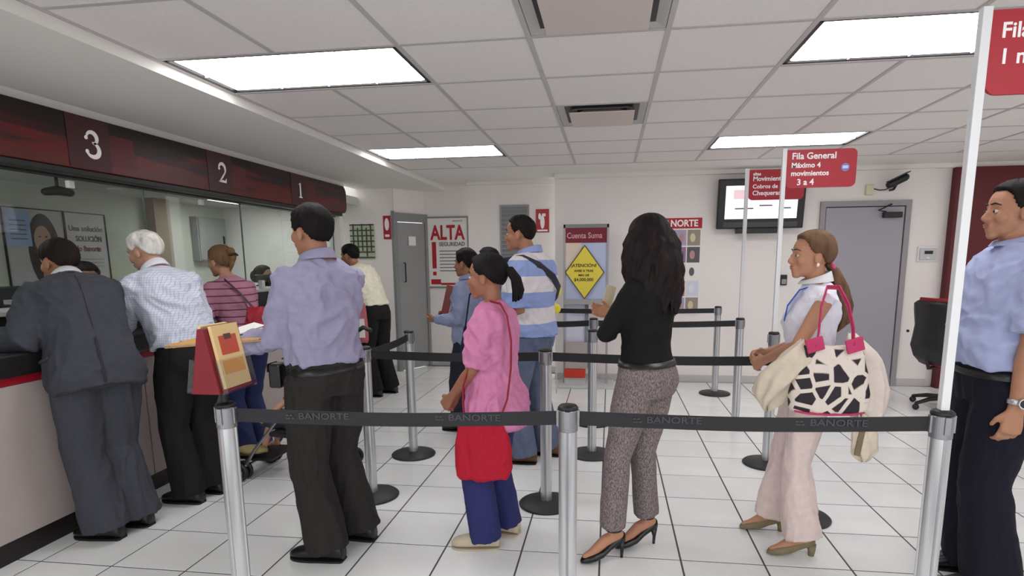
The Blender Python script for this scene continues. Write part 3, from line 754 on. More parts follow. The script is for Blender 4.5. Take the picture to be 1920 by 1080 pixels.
def hand(b, w_, d, palm, right, curl=18, s=1.0, spread=.1):
    d = V(d).normalized(); palm = (V(palm)-d*V(palm).dot(d)).normalized()
    th = d.cross(palm) if right else palm.cross(d)          # thumb side
    b.tube([(w_-d*.02*s, th, palm, .026*s, .02*s), (w_+d*.02*s, th, palm, .032*s, .017*s), (w_+d*.055*s, th, palm, .04*s, .0155*s), (w_+d*.088*s, th, palm, .04*s, .0135*s)], 14, 2.6)
    for k, (o, L) in enumerate(((.030, .068), (.0105, .078), (-.0095, .073), (-.029, .056))):
        p = w_+d*(.084*s)+th*o*s; dd = (d+th*(o*spread*8)).normalized(); pts = [p-dd*.015*s]; a = 0
        for j, f in enumerate((.46, .3, .24)):
            a += R(curl*(1+.25*j)+k*2); dj = dd*math.cos(a)+palm*math.sin(a); pts.append(pts[-1]+dj*(L*f+(.015 if j == 0 else 0))*s)
        b.path(pts, [.0092*s, .0088*s, .008*s, .0068*s], 8)
    p = w_+d*.02*s+th*.028*s; d1 = (d*.72+th*.6+palm*.35).normalized(); d2 = (d*.9+th*.2+palm*.45).normalized()
    b.path([p-d1*.01*s, p+d1*.036*s, p+d1*.036*s+d2*.03*s], [.0125*s, .0105*s, .0085*s], 8)

SKIN = {}
def skin(col):
    k = 'skin_%d_%d_%d' % col
    return mat(k, col, .5, spec=.35, noise_amt=.03, noise_scale=18, bump=.06, bump_scale=120)

MALE = [(.83, .150, .115, -.005), (.88, .168, .122, -.008), (.94, .166, .118, -.006), (1.0, .156, .112, 0), (1.08, .150, .108, .004), (1.17, .158, .112, .004), (1.26, .172, .118, 0), (1.34, .180, .112, -.010), (1.395, .165, .092, -.016), (1.435, .115, .07, -.016), (1.465, .068, .06, -.01), (1.49, .058, .058, -.004)]
FEMALE = [(.83, .160, .120, -.008), (.88, .178, .128, -.012), (.94, .172, .120, -.008), (1.0, .150, .105, 0), (1.08, .132, .094, .004), (1.17, .140, .108, .012), (1.26, .152, .120, .014), (1.34, .156, .100, -.006), (1.395, .146, .08, -.014), (1.435, .100, .062, -.014), (1.465, .056, .052, -.01), (1.49, .048, .048, -.004)]

def hair_cap(b, F, thick=.012, side=.008, back=.014, line=None, seed=0, hs=1.0, wave=.004):
    """cap of hair over the skull with a hairline; F maps head space to the figure"""
    line = line or [(0, 36), (32, 37), (50, 26), (60, 2), (72, -20), (82, -14), (96, -2), (108, -20), (130, -44), (180, -50)]
    def el(f):
        for (a, e0), (c, e1) in zip(line[:-1], line[1:]):
            if a <= f <= c: return e0+(e1-e0)*(f-a)/(c-a)
        return line[-1][1]
    nu, nv = 64, 40; rs = []
    for j in range(nv):
        e = -72+162*j/(nv-1); r = []
        for i in range(nu):
            f = 360*i/nu; fa = f if f <= 180 else 360-f
            d = V((math.cos(R(e))*math.cos(R(f)), math.cos(R(e))*math.sin(R(f)), math.sin(R(e))))
            base = 1/math.sqrt((d.x/.098)**2+(d.y/.077)**2+(d.z/.088)**2)
            m_ = max(0, min(1, (e-el(fa)+4)/9)); m_ = m_*m_*(3-2*m_)
            tk = side+(thick-side)*max(0, d.z)**.7+max(0, -d.x)*(back-side)
            n = noise.noise(V((f*.09, e*.035, seed*3.1)))*wave+noise.noise(V((f*.35, e*.05, seed)))*wave*.5
            rad = base+m_*(tk+n+.001)-(1-m_)*.02
            r.append(F(V((-.012, 0, .028))+d*rad))
        rs.append(r)
    b.rings(rs)

def person(name, label, loc, heading, H=1.72, female=False, lean=0, feet=None, hands=None, elbows=None, knees=None, head=(0, 0), twist=0, wide=1.0, deep=1.0,
           hip=(0, 0), pelz=None, skin_col=(178, 130, 102), hair='short', hair_col=(28, 22, 20), top=None, legs=None, shoes=None, palm=None, curl=(22, 22),
           seed=1, heel=0, hs=1.0, rootz=0, face=True, belt=None, collar=None, neck_fwd=0.0, belly=0):
    s = H/1.72; root = thing(name, label, 'person', (loc[0], loc[1], rootz)); O = V((loc[0], loc[1], rootz))
    h = R(heading); fwd = V((math.cos(h), math.sin(h), 0)); left = V((-math.sin(h), math.cos(h), 0)); UPV = V((0, 0, 1))
    S = FEMALE if female else MALE
    pz = pelz if pelz is not None else .93*s+heel
    pel = fwd*hip[0]+left*hip[1]+V((0, 0, pz))
    # spine
    STEP = .01
    def spine(z):
        c = pel.copy(); zz = .93
        if z <= .93:
            a = R(lean)*.35; u = UPV*math.cos(a)+fwd*math.sin(a); f = fwd*math.cos(a)-UPV*math.sin(a)
            return c+u*(z-.93)*s, f, left, u
        n = max(1, int((z-.93)/STEP)); dz = (z-.93)/n
        for i in range(n):
            q = ((i+.5)*dz)/.34; a = R(lean)*(.35+.65*min(1, q)); u = UPV*math.cos(a)+fwd*math.sin(a); c += u*dz*s
        q = min(1, (z-.93)/.34); tw = R(twist)*q
        f = fwd*math.cos(a)-UPV*math.sin(a)
        f2 = f*math.cos(tw)+left*math.sin(tw); l2 = left*math.cos(tw)-f*math.sin(tw)
        return c, f2, l2, u
    def torso(b, z0, z1, ew, ed, mulw=1, n=22, p=2.35, flare=0):
        secs = []; zs = [q[0] for q in S]
        for i in range(13):
            z = z0+(z1-z0)*i/12
            k = 0
            while k < len(zs)-2 and z > zs[k+1]: k += 1
            t_ = (z-zs[k])/(zs[k+1]-zs[k]); t_ = max(-.6, min(1, t_)); w_, d_, of = (lerp(S[k][j], S[k+1][j], t_) for j in (1, 2, 3))
            c, f, l, u = spine(z)
            bl = belly*math.exp(-((z-1.07)/.11)**2)
            fl = flare*max(0, (z0+.3-z)/.3)
            fade = max(.25, min(1, (1.47-z)/.06))
            secs.append((c+f*(of*s+bl*.5), l, f, w_*wide*s*mulw+(ew+fl)*fade, d_*deep*s+bl*.5+(ed+fl)*fade))
        b.tube(secs, n, p, dome=False)
    # arms
    sh, el_, wr, hd, pn = [None]*2, [None]*2, [None]*2, [None]*2, [None]*2
    c, f, l, u = spine(1.375)
    for k, sg in ((0, 1), (1, -1)):
        sh[k] = c+l*(sg*.166*wide*s*(.9 if female else 1.0))+f*(-.012)
        tgt = V(hands[k])-O if hands and hands[k] is not None else sh[k]+V((0, 0, -.50*s))+f*.10*s+l*(sg*.05)
        hint = V(elbows[k]) if elbows and elbows[k] is not None else (-f*.8-UPV*.6+l*sg*.25)
        el_[k], wr[k] = two_bone(sh[k], tgt, .29*s, .25*s, hint)
        hd[k] = (wr[k]-el_[k]).normalized()
        pn[k] = V(palm[k]) if palm and palm[k] is not None else -l*sg
    # legs
    hp, kn, an, fa = [None]*2, [None]*2, [None]*2, [None]*2
    c0, f0, l0, u0 = spine(.90)
    for k, sg in ((0, 1), (1, -1)):
        hp[k] = c0+left*(sg*.088*s*wide)-UPV*.02*s
        ft = feet[k] if feet else (loc[0]+left.x*sg*.1, loc[1]+left.y*sg*.1, heading)
        az = (ft[3] if len(ft) > 3 else .085*s)+heel
        tgt = V((ft[0]-O.x, ft[1]-O.y, az)); fa[k] = R(ft[2])
        hint = V(knees[k]) if knees and knees[k] is not None else V((math.cos(fa[k]), math.sin(fa[k]), 0))
        kn[k], an[k] = two_bone(hp[k], tgt, .407*s, .40*s, hint)
    # head frame
    c, f, l, u = spine(1.47)
    hyaw = h+R(twist)+R(head[0]); hp_ = R(head[1]); hf0 = V((math.cos(hyaw), math.sin(hyaw), 0)); hl = V((-math.sin(hyaw), math.cos(hyaw), 0))
    hf = hf0*math.cos(hp_)-UPV*math.sin(hp_); hu = hf.cross(hl); hz = s**.35*.985*hs
    nb = c
    nd = (u*.6+UPV*.4).normalized()
    hc = nb+nd*.111*hz+hf0*(.03+neck_fwd)+V((0, 0, .012))
    F = lambda p: hc+hf*p.x*hz+hl*p.y*hz+hu*p.z*hz
    E = lambda b, c_, r: b.ell(F(V(c_)), (r[0]*hz, r[1]*hz, r[2]*hz), (hf, hl, hu), 18, 12)
    # ---- body: one continuous mesh
    b = B(); torso(b, .84, 1.49, -.012, -.012, .96)
    nr = (.046 if female else .055)*hz
    b.path([nb-u*.04-f*.005, lerp(nb, F(V((-.028, 0, -.06))), .5), F(V((-.022, 0, -.03)))], [nr*1.12, nr, nr*1.02], 16)
    E(b, (-.012, 0, .028), (.098, .077, .088)); E(b, (.014, 0, -.022), (.074, .064, .085)); E(b, (.028, 0, -.07), (.052, .049 if not female else .045, .036))
    E(b, (.064, 0, -.096), (.022, .024, .017)); E(b, (.060, 0, .024), (.026, .052, .022)); E(b, (.05, .04, -.022), (.032, .024, .03)); E(b, (.05, -.04, -.022), (.032, .024, .03))
    b.path([F(V((.078, 0, .018))), F(V((.092, 0, -.008))), F(V((.104, 0, -.027)))], [.008*hz, .009*hz, .0105*hz], 10)
    E(b, (.091, 0, -.033), (.014, .017, .009)); E(b, (.08, 0, -.058), (.016, .026, .016)); E(b, (.072, 0, -.078), (.018, .024, .012))
    for sg in (1, -1): E(b, (-.008, sg*.079, -.012), (.020, .010, .033))
    for k in (0, 1):
        limb(b, [sh[k], lerp(sh[k], el_[k], .5), el_[k], lerp(el_[k], wr[k], .3), lerp(el_[k], wr[k], .75), wr[k]], [q*s*(.88 if female else 1) for q in (.050, .045, .039, .042, .031, .026)])
        hand(b, wr[k]+hd[k]*.012, hd[k], pn[k], k == 1, curl[k], s*(.93 if female else 1))
        limb(b, [hp[k], lerp(hp[k], kn[k], .5), kn[k], lerp(kn[k], an[k], .35), an[k]], [q*s for q in (.085, .075, .055, .054, .036)])
        dx = V((math.cos(fa[k]), math.sin(fa[k]), 0)); gz = an[k].z-.085*s
        pit_ = heel*.9
        b.path([an[k]-dx*.03*s-V((0, 0, .035*s)), an[k]+dx*.05*s-V((0, 0, .035*s+pit_*.35)), an[k]+dx*.13*s-V((0, 0, .06*s+pit_*.8)), an[k]+dx*.165*s-V((0, 0, .064*s+pit_*.85))], [.032*s, .032*s, .024*s, .018*s], 10)
    body = link('body', fuse(b, .0055, 3, .3), skin(skin_col), root)
    # ---- face parts
    if face:
        for sg in (1, -1):
            e = link('eye', B().ell(F(V((.0752, sg*.031, .001))), (.0095*hz, .0125*hz, .0075*hz), (hf, hl, hu), 12, 8), mat('eye_white', (196, 188, 182), .25), root, smooth=True)
            link('iris', B().ell(F(V((.0824, sg*.0315, .001))), (.0035*hz, .0066*hz, .0062*hz), (hf, hl, hu), 10, 6), mat('iris_dark', (36, 24, 18), .2), e, smooth=True)
            link('eyebrow', B().path([F(V((.0865, sg*.013, .031))), F(V((.082, sg*.034, .034))), F(V((.068, sg*.051, .025)))], [.0028*hz, .0034*hz, .0016*hz], 8), mat('brow_%d' % hair_col[0], tuple(int(q*.8) for q in hair_col), .8), root, smooth=True)
        lp = B(); lp.ell(F(V((.091, 0, -.053))), (.0065*hz, .022*hz, .0048*hz), (hf, hl, hu), 14, 8); lp.ell(F(V((.089, 0, -.062))), (.0075*hz, .019*hz, .0055*hz), (hf, hl, hu), 14, 8)
        link('lips', lp, mat('lips_%d' % skin_col[0], (int(skin_col[0]*.92), int(skin_col[1]*.72), int(skin_col[2]*.74)), .4), root, smooth=True)
    # ---- hair
    hm = mat('hair_%d_%d_%d' % hair_col, hair_col, .7, spec=.15, noise_amt=.35, noise_scale=9, bump=.5, bump_scale=60, stretch=(3, 3, 1.2)) if hair else None
    ctx = dict(F=F, hf=hf, hl=hl, hu=hu, hz=hz, hc=hc, O=O, root=root, hm=hm)
    if hair == 'short':
        hb = B(); hair_cap(hb, F, .016, .007, .014, seed=seed); link('hair', hb, hm, root, smooth=True)
    elif hair == 'full':
        hb = B(); hair_cap(hb, F, .024, .013, .018, seed=seed, wave=.007); link('hair', hb, hm, root, smooth=True)
    elif hair == 'white':
        hb = B(); hair_cap(hb, F, .013, .012, .018, seed=seed, wave=.006, line=[(0, 50), (30, 46), (50, 30), (60, 6), (72, -16), (82, -8), (96, 2), (108, -20), (130, -44), (180, -52)]); link('hair', hb, hm, root, smooth=True)
    elif hair in ('pony', 'tied'):
        hb = B(); hair_cap(hb, F, .014, .011, .016, seed=seed, wave=.004, line=[(0, 38), (32, 36), (50, 22), (62, 0), (76, -16), (92, -12), (108, -28), (130, -44), (180, -48)]); link('hair', hb, hm, root, smooth=True)
    # ---- shoes
    if shoes:
        for k in (0, 1):
            dx = V((math.cos(fa[k]), math.sin(fa[k]), 0)); dy = V((-dx.y, dx.x, 0)); A_ = V((an[k].x, an[k].y, an[k].z-.085*s-heel)); sm = shoes['mat']; L = shoes.get('len', 1)*s
            if shoes['kind'] == 'flat':
                P = shoes.get('prof') or [(-.078, .026, .05), (-.07, .033, .075), (-.03, .037, .1), (.03, .040, .09), (.08, .045, .068), (.13, .045, .052), (.17, .038, .042), (.195, .022, .03), (.203, .008, .022)]
                secs_ = [(A_+dx*(x*L)+V((0, 0, .012+hh*s/2)), dy, UPV, hw*s*1.05, hh*s/2) for x, hw, hh in P]
                o = link('shoe', B().tube(secs_, 16, 2.6, dome=False), sm, root, smooth=True)
                ol = [A_+dx*(x*L)+dy*hw*s*1.06*q for x, hw, hh, q in [(*p, 1) for p in P]+[(*p, -1) for p in P[::-1]]]
                link('sole', B().plate(ol, (0, 0, 1), .011), shoes['sole'], o)
            elif shoes['kind'] == 'pump':
                P = [(-.06, .024, heel+.0, .058), (-.03, .028, heel*.92, .05), (.02, .029, heel*.62, .05), (.07, .036, heel*.25, .045), (.115, .041, .010, .05), (.15, .036, .006, .042), (.178, .022, .006, .03), (.19, .008, .006, .018)]
                if shoes.get('closed'): P = [(x, hw, zb, hh+.016*(x < .1)) for x, hw, zb, hh in P]
                secs_ = [(A_+dx*(x*L)+V((0, 0, zb+hh*s/2)), dy, UPV, hw*s, hh*s/2) for x, hw, zb, hh in P]
                o = link('shoe', B().tube(secs_, 16, 2.4, dome=False), sm, root, smooth=True)
                r0 = shoes.get('heel_r', .007)
                link('shoe_heel', B().path([A_-dx*.048*L+V((0, 0, heel+.01)), A_-dx*.052*L+V((0, 0, heel*.5)), A_-dx*.05*L], [.02 if r0 < .01 else .024, r0*1.3, r0], 12, dome=False), sm, o, smooth=True)
                if shoes.get('strap'):
                    link('ankle_strap', B().path([an[k]+V((0, 0, -.005))+(dx*math.cos(a)+dy*math.sin(a))*.041*s for a in [i*math.pi/8 for i in range(17)]], .005, 8, dome=False), sm, o, smooth=True)
    # ---- trousers
    if legs:
        b = B(); torso(b, .815, legs.get('waist', 1.0), legs.get('ease', .008), legs.get('ease', .008))
        rr = legs['r']                                    # thigh, knee, hem radii
        for k in (0, 1):
            dx = V((math.cos(fa[k]), math.sin(fa[k]), 0)); he = an[k]+V((0, 0, legs.get('hem', -.028)*s))
            pts = [hp[k]+V((0, 0, .02)), lerp(hp[k], kn[k], .35), lerp(hp[k], kn[k], .75), kn[k], lerp(kn[k], he, .35), lerp(kn[k], he, .7), he]
            rd = [rr[0]*1.02, rr[0], lerp(rr[0], rr[1], .75), rr[1], lerp(rr[1], rr[2], .3), lerp(rr[1], rr[2], .75), rr[2]]
            if legs.get('wide_hem'): rd[-1] *= legs['wide_hem']
            sec = []
            for i, p in enumerate(pts):
                d = (pts[min(i+1, 6)]-pts[max(i-1, 0)]).normalized(); uu, vv = frame_of(d, dx)
                sec.append((p+dx*(.004*s if i >= 5 else 0), uu, vv, rd[i]*s*(1.08 if i > 4 else 1), rd[i]*s))
            b.tube(sec, 18, 2.2, dome=False)
        me = fuse(b, .009, 4); folds(me, legs.get('fold', .005), legs.get('fs', (7, 7, 2.4)), seed)
        link('trousers', me, legs['mat'], root)
    if belt:
        b = B(); zb = belt.get('z', 1.0); rs = []
        for z, e in ((zb-.015, .007), (zb+.015, .007), (zb+.015, .0), (zb-.015, .0), (zb-.015, .007)):
            c, f, l, u = spine(z); k = [i for i in range(len(S)-1) if S[i][0] <= z <= S[i+1][0]][0]; t_ = (z-S[k][0])/(S[k+1][0]-S[k][0])
            w_, d_, of = (lerp(S[k][j], S[k+1][j], t_) for j in (1, 2, 3)); bl = belly*math.exp(-((z-1.07)/.11)**2)
            r = []
            for j in range(28):
                a = 2*math.pi*j/28; ca, sa = math.cos(a), math.sin(a); ca = math.copysign(abs(ca)**(2/2.35), ca); sa = math.copysign(abs(sa)**(2/2.35), sa)
                r.append(c+f*(of*s+bl*.5)+l*ca*(w_*wide*s+e+legs.get('ease', .008))+f*sa*(d_*deep*s+bl*.5+e+legs.get('ease', .008)))
            rs.append(r)
        o = link('belt', B().rings(rs, caps=False), belt['mat'], root, smooth=True)
    # ---- top
    if top:
        b = B(); z0 = top.get('hem', .97); ew = top.get('ease', .014)
        torso(b, z0, top.get('neck', 1.465), ew, ew, flare=top.get('flare', 0))
        for k in (0, 1):
            sl = top.get('sleeve', 'long'); r0 = top.get('sr', 1.0)
            if sl == 'long': pts = [sh[k], lerp(sh[k], el_[k], .5), el_[k], lerp(el_[k], wr[k], .45), lerp(el_[k], wr[k], top.get('cuff', .97))]; rd = [.060, .062, .057, .052, .042]
            elif sl == 'short': pts = [sh[k], lerp(sh[k], el_[k], .4), lerp(sh[k], el_[k], top.get('slen', .72))]; rd = [.062, .066, .068]
            else: pts = [sh[k]+(el_[k]-sh[k])*.0, sh[k]+(el_[k]-sh[k])*.06]; rd = [.058, .055]
            b.path(pts, [q*s*r0*(.9 if female else 1) for q in rd], 16, dome=True, dome1=(sl != 'short'))
        me = fuse(b, .009, top.get('smooth', 4)); folds(me, top.get('fold', .006), top.get('fs', (5, 5, 6)), seed+5)
        tp = link(top.get('name', 'shirt'), me, top['mat'], root)
    if collar:
        b = B(); rs = []
        cc, cf, cl, cu_ = spine(1.468); R0 = nr*1.3
        for e, z, th in ((0.020, -.012, 0), (.008, .036, 0), (.002, .038, 0), (.008, -.012, 0)):
            r = []
            for j in range(28):
                a = 2*math.pi*j/28; q = .5-.5*math.cos(a)          # a=0 front
                r.append(cc+cf*(math.cos(a)*(R0+e)*1.05-.002)+cl*math.sin(a)*(R0+e)+cu_*(z*(.35+.65*q)+.012*q-.012*(1-q)))
            rs.append(r)
        rs.append(rs[0]); link('collar', B().rings(rs, caps=False), collar, root, smooth=True)
    ctx.update(dict(sh=sh, el=el_, wr=wr, an=an, kn=kn, hp=hp, spine=spine, fwd=fwd, left=left, s=s, nb=nb, hd=hd))
    return ctx
def cloth(name, col, rough=.8, amt=.06, sc=30, bump=.2, bs=350, **k): return mat(name, col, rough, spec=.25, noise_amt=amt, noise_scale=sc, bump=bump, bump_scale=bs, **k)
M_shoe = mat('black_leather', (20, 18, 18), .35, bump=.08, bump_scale=80); M_sole = mat('sole_dark', (18, 16, 16), .7)
BLACKSHOE = dict(kind='flat', mat=M_shoe, sole=M_sole)

# --- lavender shirt man, foreground
c = person('person', 'man in lavender long-sleeved shirt and black trousers holding an orange folder', (-1.40, 2.75), 150, 1.755, lean=2,
    feet=[(-1.38, 2.62, 180), (-1.31, 2.86, 172)], hands=[(-1.83, 2.70, 1.065), (-1.66, 3.02, 1.06)], elbows=[(.45, -.1, -1), (.3, .6, -1)], palm=[(0, .5, 1), (0, -.2, 1)], curl=(30, 30),
    head=(12, 2), hair='full', hair_col=(24, 20, 20), skin_col=(166, 118, 92), wide=1.02, deep=1.05,
    top=dict(mat=cloth('lavender_cotton', (152, 149, 177), .8), hem=.97, ease=.026, fold=.013, fs=(6, 6, 5), sr=1.12),
    legs=dict(mat=cloth('black_wool', (44, 41, 40), .85), r=(.106, .088, .092), waist=1.0, ease=.014, fold=.009), belt=dict(mat=M_shoe, z=.945),
    shoes=BLACKSHOE, seed=2, collar=cloth('lavender_cotton', (152, 149, 177)))
t = thing('orange_folder', 'orange manila folder held flat by the lavender-shirt man', 'folder', (-1.86, 2.72, 1.10))
rot = Matrix.Rotation(R(8), 4, 'Z') @ Matrix.Rotation(R(-4), 4, 'Y')
for nm, bxx, mt in (('back_cover', (-.25, -.17, 0, .25, .17, .003), mat('manila_orange', (214, 158, 78), .7)), ('inner_sheets', (-.235, -.15, .003, .235, .16, .012), M_paper), ('front_cover', (-.25, -.17, .012, .25, .165, .015), MATS['manila_orange'])):
    b = B().box(*bxx); b.v = [tuple(rot @ V(p)) for p in b.v]; link(nm, b, mt, t)
t = thing('loose_papers', 'white sheets lying on the orange folder', 'paper', (-1.92, 2.8, 1.118))
for k in range(3):
    b = B(); r_ = Matrix.Rotation(R(20+14*k), 4, 'Z') @ Matrix.Rotation(R(-7-3*k), 4, 'Y')
    b.rings([[r_ @ V((x, y, .004*k+z+.05*(x+.1)**2)) for y, z in ((-.1, 0), (.1, 0), (.1, .001), (-.1, .001))] for x in (-.14, -.07, 0, .07, .14)]); link('sheet', b, M_paper, t)
t = thing('phone_pouch', 'black belt pouch on the left hip of the lavender-shirt man', 'pouch', (-1.615, 2.69, .93))
link('pouch_body', B().box(-.035, -.045, -.06, .03, .045, .06), M_shoe, t, bevel=.012); link('pouch_flap', B().box(-.04, -.047, .02, -.033, .047, .062), M_shoe, t, bevel=.004)

# --- suited man leaning at the counter
c = person('person', 'man in dark grey suit leaning on the counter at place three', (-2.735, 2.79), 148, 1.74, lean=44,
    feet=[(-2.69, 2.70, 182), (-2.655, 2.87, 178)], hands=[(-3.20, 2.66, 1.10), (-3.2, 3.02, 1.10)], elbows=[(-.2, -.6, -1), (0, .1, -1)], palm=[(0, 0, -1), (0, 0, -1)],
    head=(25, 12), hair='short', hair_col=(34, 26, 24), skin_col=(160, 112, 84), wide=1.02, deep=1.05, neck_fwd=.0,
    top=dict(name='jacket', mat=cloth('grey_suiting', (64, 66, 74), .85, sc=60), hem=.80, ease=.034, flare=.03, fold=.010, fs=(5, 5, 5), sr=1.3, cuff=.98),
    legs=dict(mat=MATS['grey_suiting'], r=(.112, .092, .105), waist=.98, ease=.014, fold=.007, wide_hem=1.05), shoes=BLACKSHOE, seed=3, collar=mat('white_cotton', (222, 222, 228), .8))

def hug(c, part, zs, ang0, ang1=None, r=.003, name='seam', mt=None, off=.002, flat_=1):
    """line of small parts laid on a garment by casting rays at it"""
    o = [q for q in c['root'].children if q.name.split('.')[0] == part][0]; pts = []
    for i, z in enumerate(zs):
        a = ang0 if ang1 is None else lerp(ang0, ang1, i/(len(zs)-1))
        p, f, l, u = c['spine'](z); d = (f*math.cos(R(a))+l*math.sin(R(a))).normalized()
        ok, hit, nn, _ = o.ray_cast(p+d*.7, -d)
        if ok: pts.append(hit+nn*off)
    if len(pts) > 1: return link(name, B().path(pts, r, 8, flat=flat_), mt, c['root'], smooth=True)
bpy.context.view_layer.update()
M_seam = mat('suit_seam', (42, 43, 50), .9)
hug(c, 'jacket', [.82+.03*i for i in range(8)], 176, None, .006, 'vent_edge', M_seam)
hug(c, 'jacket', [1.03+.05*i for i in range(8)], 178, None, .002, 'back_seam', M_seam)
hug(c, 'jacket', [.985, .985, .985, .985], 70, 105, .009, 'pocket_flap', MATS['grey_suiting'], .004)
# --- white-haired man
def check_col(nt, co):
    out = None
    for ax in (0, 2):
        st = stripes([(0, (226, 228, 236)), (.78, (196, 201, 218))], .014, ax)(nt, co)
        if out is None: out = st
        else:
            mx = nt.nodes.new('ShaderNodeMix'); mx.data_type = 'RGBA'; mx.blend_type = 'MULTIPLY'; mx.inputs[0].default_value = .8
            nt.links.new(out, mx.inputs[6]); nt.links.new(st, mx.inputs[7]); out = mx.outputs[2]
    return out
M_check = ramp_mat('checked_white_cotton', check_col)
c = person('person', 'white-haired man in white checked shirt leaning on the counter', (-2.56, 3.28), 164, 1.74, lean=31,
    feet=[(-2.575, 3.20, 178), (-2.54, 3.37, 172)], hands=[(-3.14, 3.27, 1.10), (-2.98, 3.70, 1.10)], elbows=[(-.2, -.1, -1), (0, .5, -1)], palm=[(0, 0, -1), (0, 0, -1)],
    head=(18, 20), hair='white', hair_col=(206, 202, 196), skin_col=(182, 138, 116), wide=1.04, deep=1.15,
    top=dict(mat=M_check, hem=.97, ease=.028, fold=.013, sleeve='long', cuff=.6, sr=1.2), legs=dict(mat=cloth('black_trouser', (26, 24, 26), .85), r=(.104, .082, .09), waist=1.0, ease=.012), belt=dict(mat=M_shoe, z=.985),
    shoes=BLACKSHOE, seed=4, collar=mat('white_cotton'))
# --- woman in striped tee at place one
M_pstr = ramp_mat('mauve_stripe', stripes([(0, (178, 120, 142)), (.82, (96, 52, 76))], .052, 2, wob=.01))
c = person('person', 'woman in mauve striped tee and jeans standing at the counter', (-2.75, 4.12), 150, 1.64, female=True, lean=24,
    feet=[(-2.72, 4.04, 178), (-2.69, 4.2, 172)], hands=[(-3.13, 3.98, 1.12), (-3.08, 4.42, 1.10)], elbows=[(-.1, -.5, -1), (0, .4, -1)], palm=[(0, 0, -1), (0, 0, -1)],
    head=(20, 4), hair='tied', hair_col=(112, 86, 60), skin_col=(190, 142, 116), wide=1.0,
    top=dict(mat=M_pstr, hem=.90, ease=.016, fold=.006, sleeve='short', slen=.85), legs=dict(mat=cloth('dark_denim', (44, 52, 92), .85), r=(.098, .07, .07), waist=.98, ease=.008),
    shoes=dict(kind='flat', mat=mat('tan_leather', (120, 92, 66), .5), sole=M_sole), seed=5)
F = c['F']; hb = B(); hb.ell(F(V((-.115, 0, .03))), (.035, .04, .045)); hb.ell(F(V((-.13, .01, .07))), (.025, .035, .03)); hb.path([F(V((-.11, 0, .02))), F(V((-.13, .02, -.03))), F(V((-.115, .03, -.08)))], [.022, .018, .008])
link('hair_bun', fuse(hb, .006, 2), c['hm'], c['root']); link('hair_clip', B().path([F(V((-.14, -.04, .04))), F(V((-.16, 0, .05))), F(V((-.14, .04, .04)))], .008), M_black, c['root'], smooth=True)
def soft_bag(name, label, cat, ctr, ax, w_, h, d_, mt, top_mt=None, strap=None, sag=.03, strap_r=.011, seed=1, amp=.006):
    """soft bag: ax = horizontal width direction"""
    ax = V((*ax, 0)).normalized(); dp = V((-ax.y, ax.x, 0)); ctr = V(ctr)
    t = thing(name, label, cat, (ctr.x, ctr.y, ctr.z-h/2)); b = B(); U = V((0, 0, 1)); secs = []
    for z, kw, kd in ((0, .86, .55), (.06, .97, .85), (.3, 1.0, 1.0), (.6, .93, .8), (.85, .82, .45), (.97, .76, .22), (1.0, .74, .16)):
        secs.append((V((0, 0, z*h)), ax, dp, w_/2*kw, d_/2*kd))
    b.tube(secs, 24, 3.0, dome=False); me = fuse(b, .008, 2); folds(me, amp, (8, 8, 4), seed); link('bag_body', me, mt, t)
    if strap:
        o = V((ctr.x, ctr.y, ctr.z-h/2))
        link('strap', B().path([V(p)-o for p in strap], strap_r, 10, flat=.3, ref=(dp.x, dp.y, 0)), top_mt or mt, t, smooth=True)
    return t, ax, dp, ctr
M_redbag = mat('red_leather', (158, 24, 44), .45, noise_amt=.12, noise_scale=12, bump=.1)
soft_bag('red_handbag', 'red handbag at the side of the mauve striped woman', 'bag', (-2.50, 4.0, 1.06), (1, .25), .26, .2, .13, M_redbag, mat('bag_strap_brown', (70, 44, 40), .5), [(-2.6, 4.0, 1.13), (-2.66, 4.02, 1.25), (-2.74, 3.98, 1.34), (-2.8, 4.04, 1.36), (-2.72, 4.1, 1.25), (-2.58, 4.05, 1.13)], seed=3)

# --- cream shirt man at the far end of the counter
c = person('person', 'man in cream shirt leaning over the far end of the counter', (-2.56, 6.22), 160, 1.74, lean=34,
    feet=[(-2.55, 6.12, 175), (-2.45, 6.33, 165)], hands=[(-3.12, 6.1, 1.1), (-3.05, 6.55, 1.1)], elbows=[(-.1, -.5, -1), (0, .4, -1)], palm=[(0, 0, -1), (0, 0, -1)],
    head=(10, 10), hair='short', hair_col=(22, 18, 18), skin_col=(160, 112, 86),
    top=dict(mat=cloth('cream_cotton', (226, 220, 200), .85), hem=.97, ease=.028, fold=.01, sr=1.15), legs=dict(mat=MATS['black_trouser'], r=(.106, .084, .092), waist=1.0, ease=.012), shoes=BLACKSHOE, seed=6, belt=dict(mat=M_shoe, z=.985))
t, ax, dp, ct_ = soft_bag('paper_bag', 'rose and white carrier bag beside the cream-shirt man', 'bag', (-2.62, 5.98, .83), (1, .1), .16, .42, .07, mat('rose_card', (176, 92, 100), .6), None, [(-2.66, 5.97, 1.03), (-2.65, 5.97, 1.12), (-2.6, 5.97, 1.12), (-2.59, 5.97, 1.03)], strap_r=.006)
link('white_patch', B().box(.0, -.045, .06, .06, -.035, .26), M_paper, t)

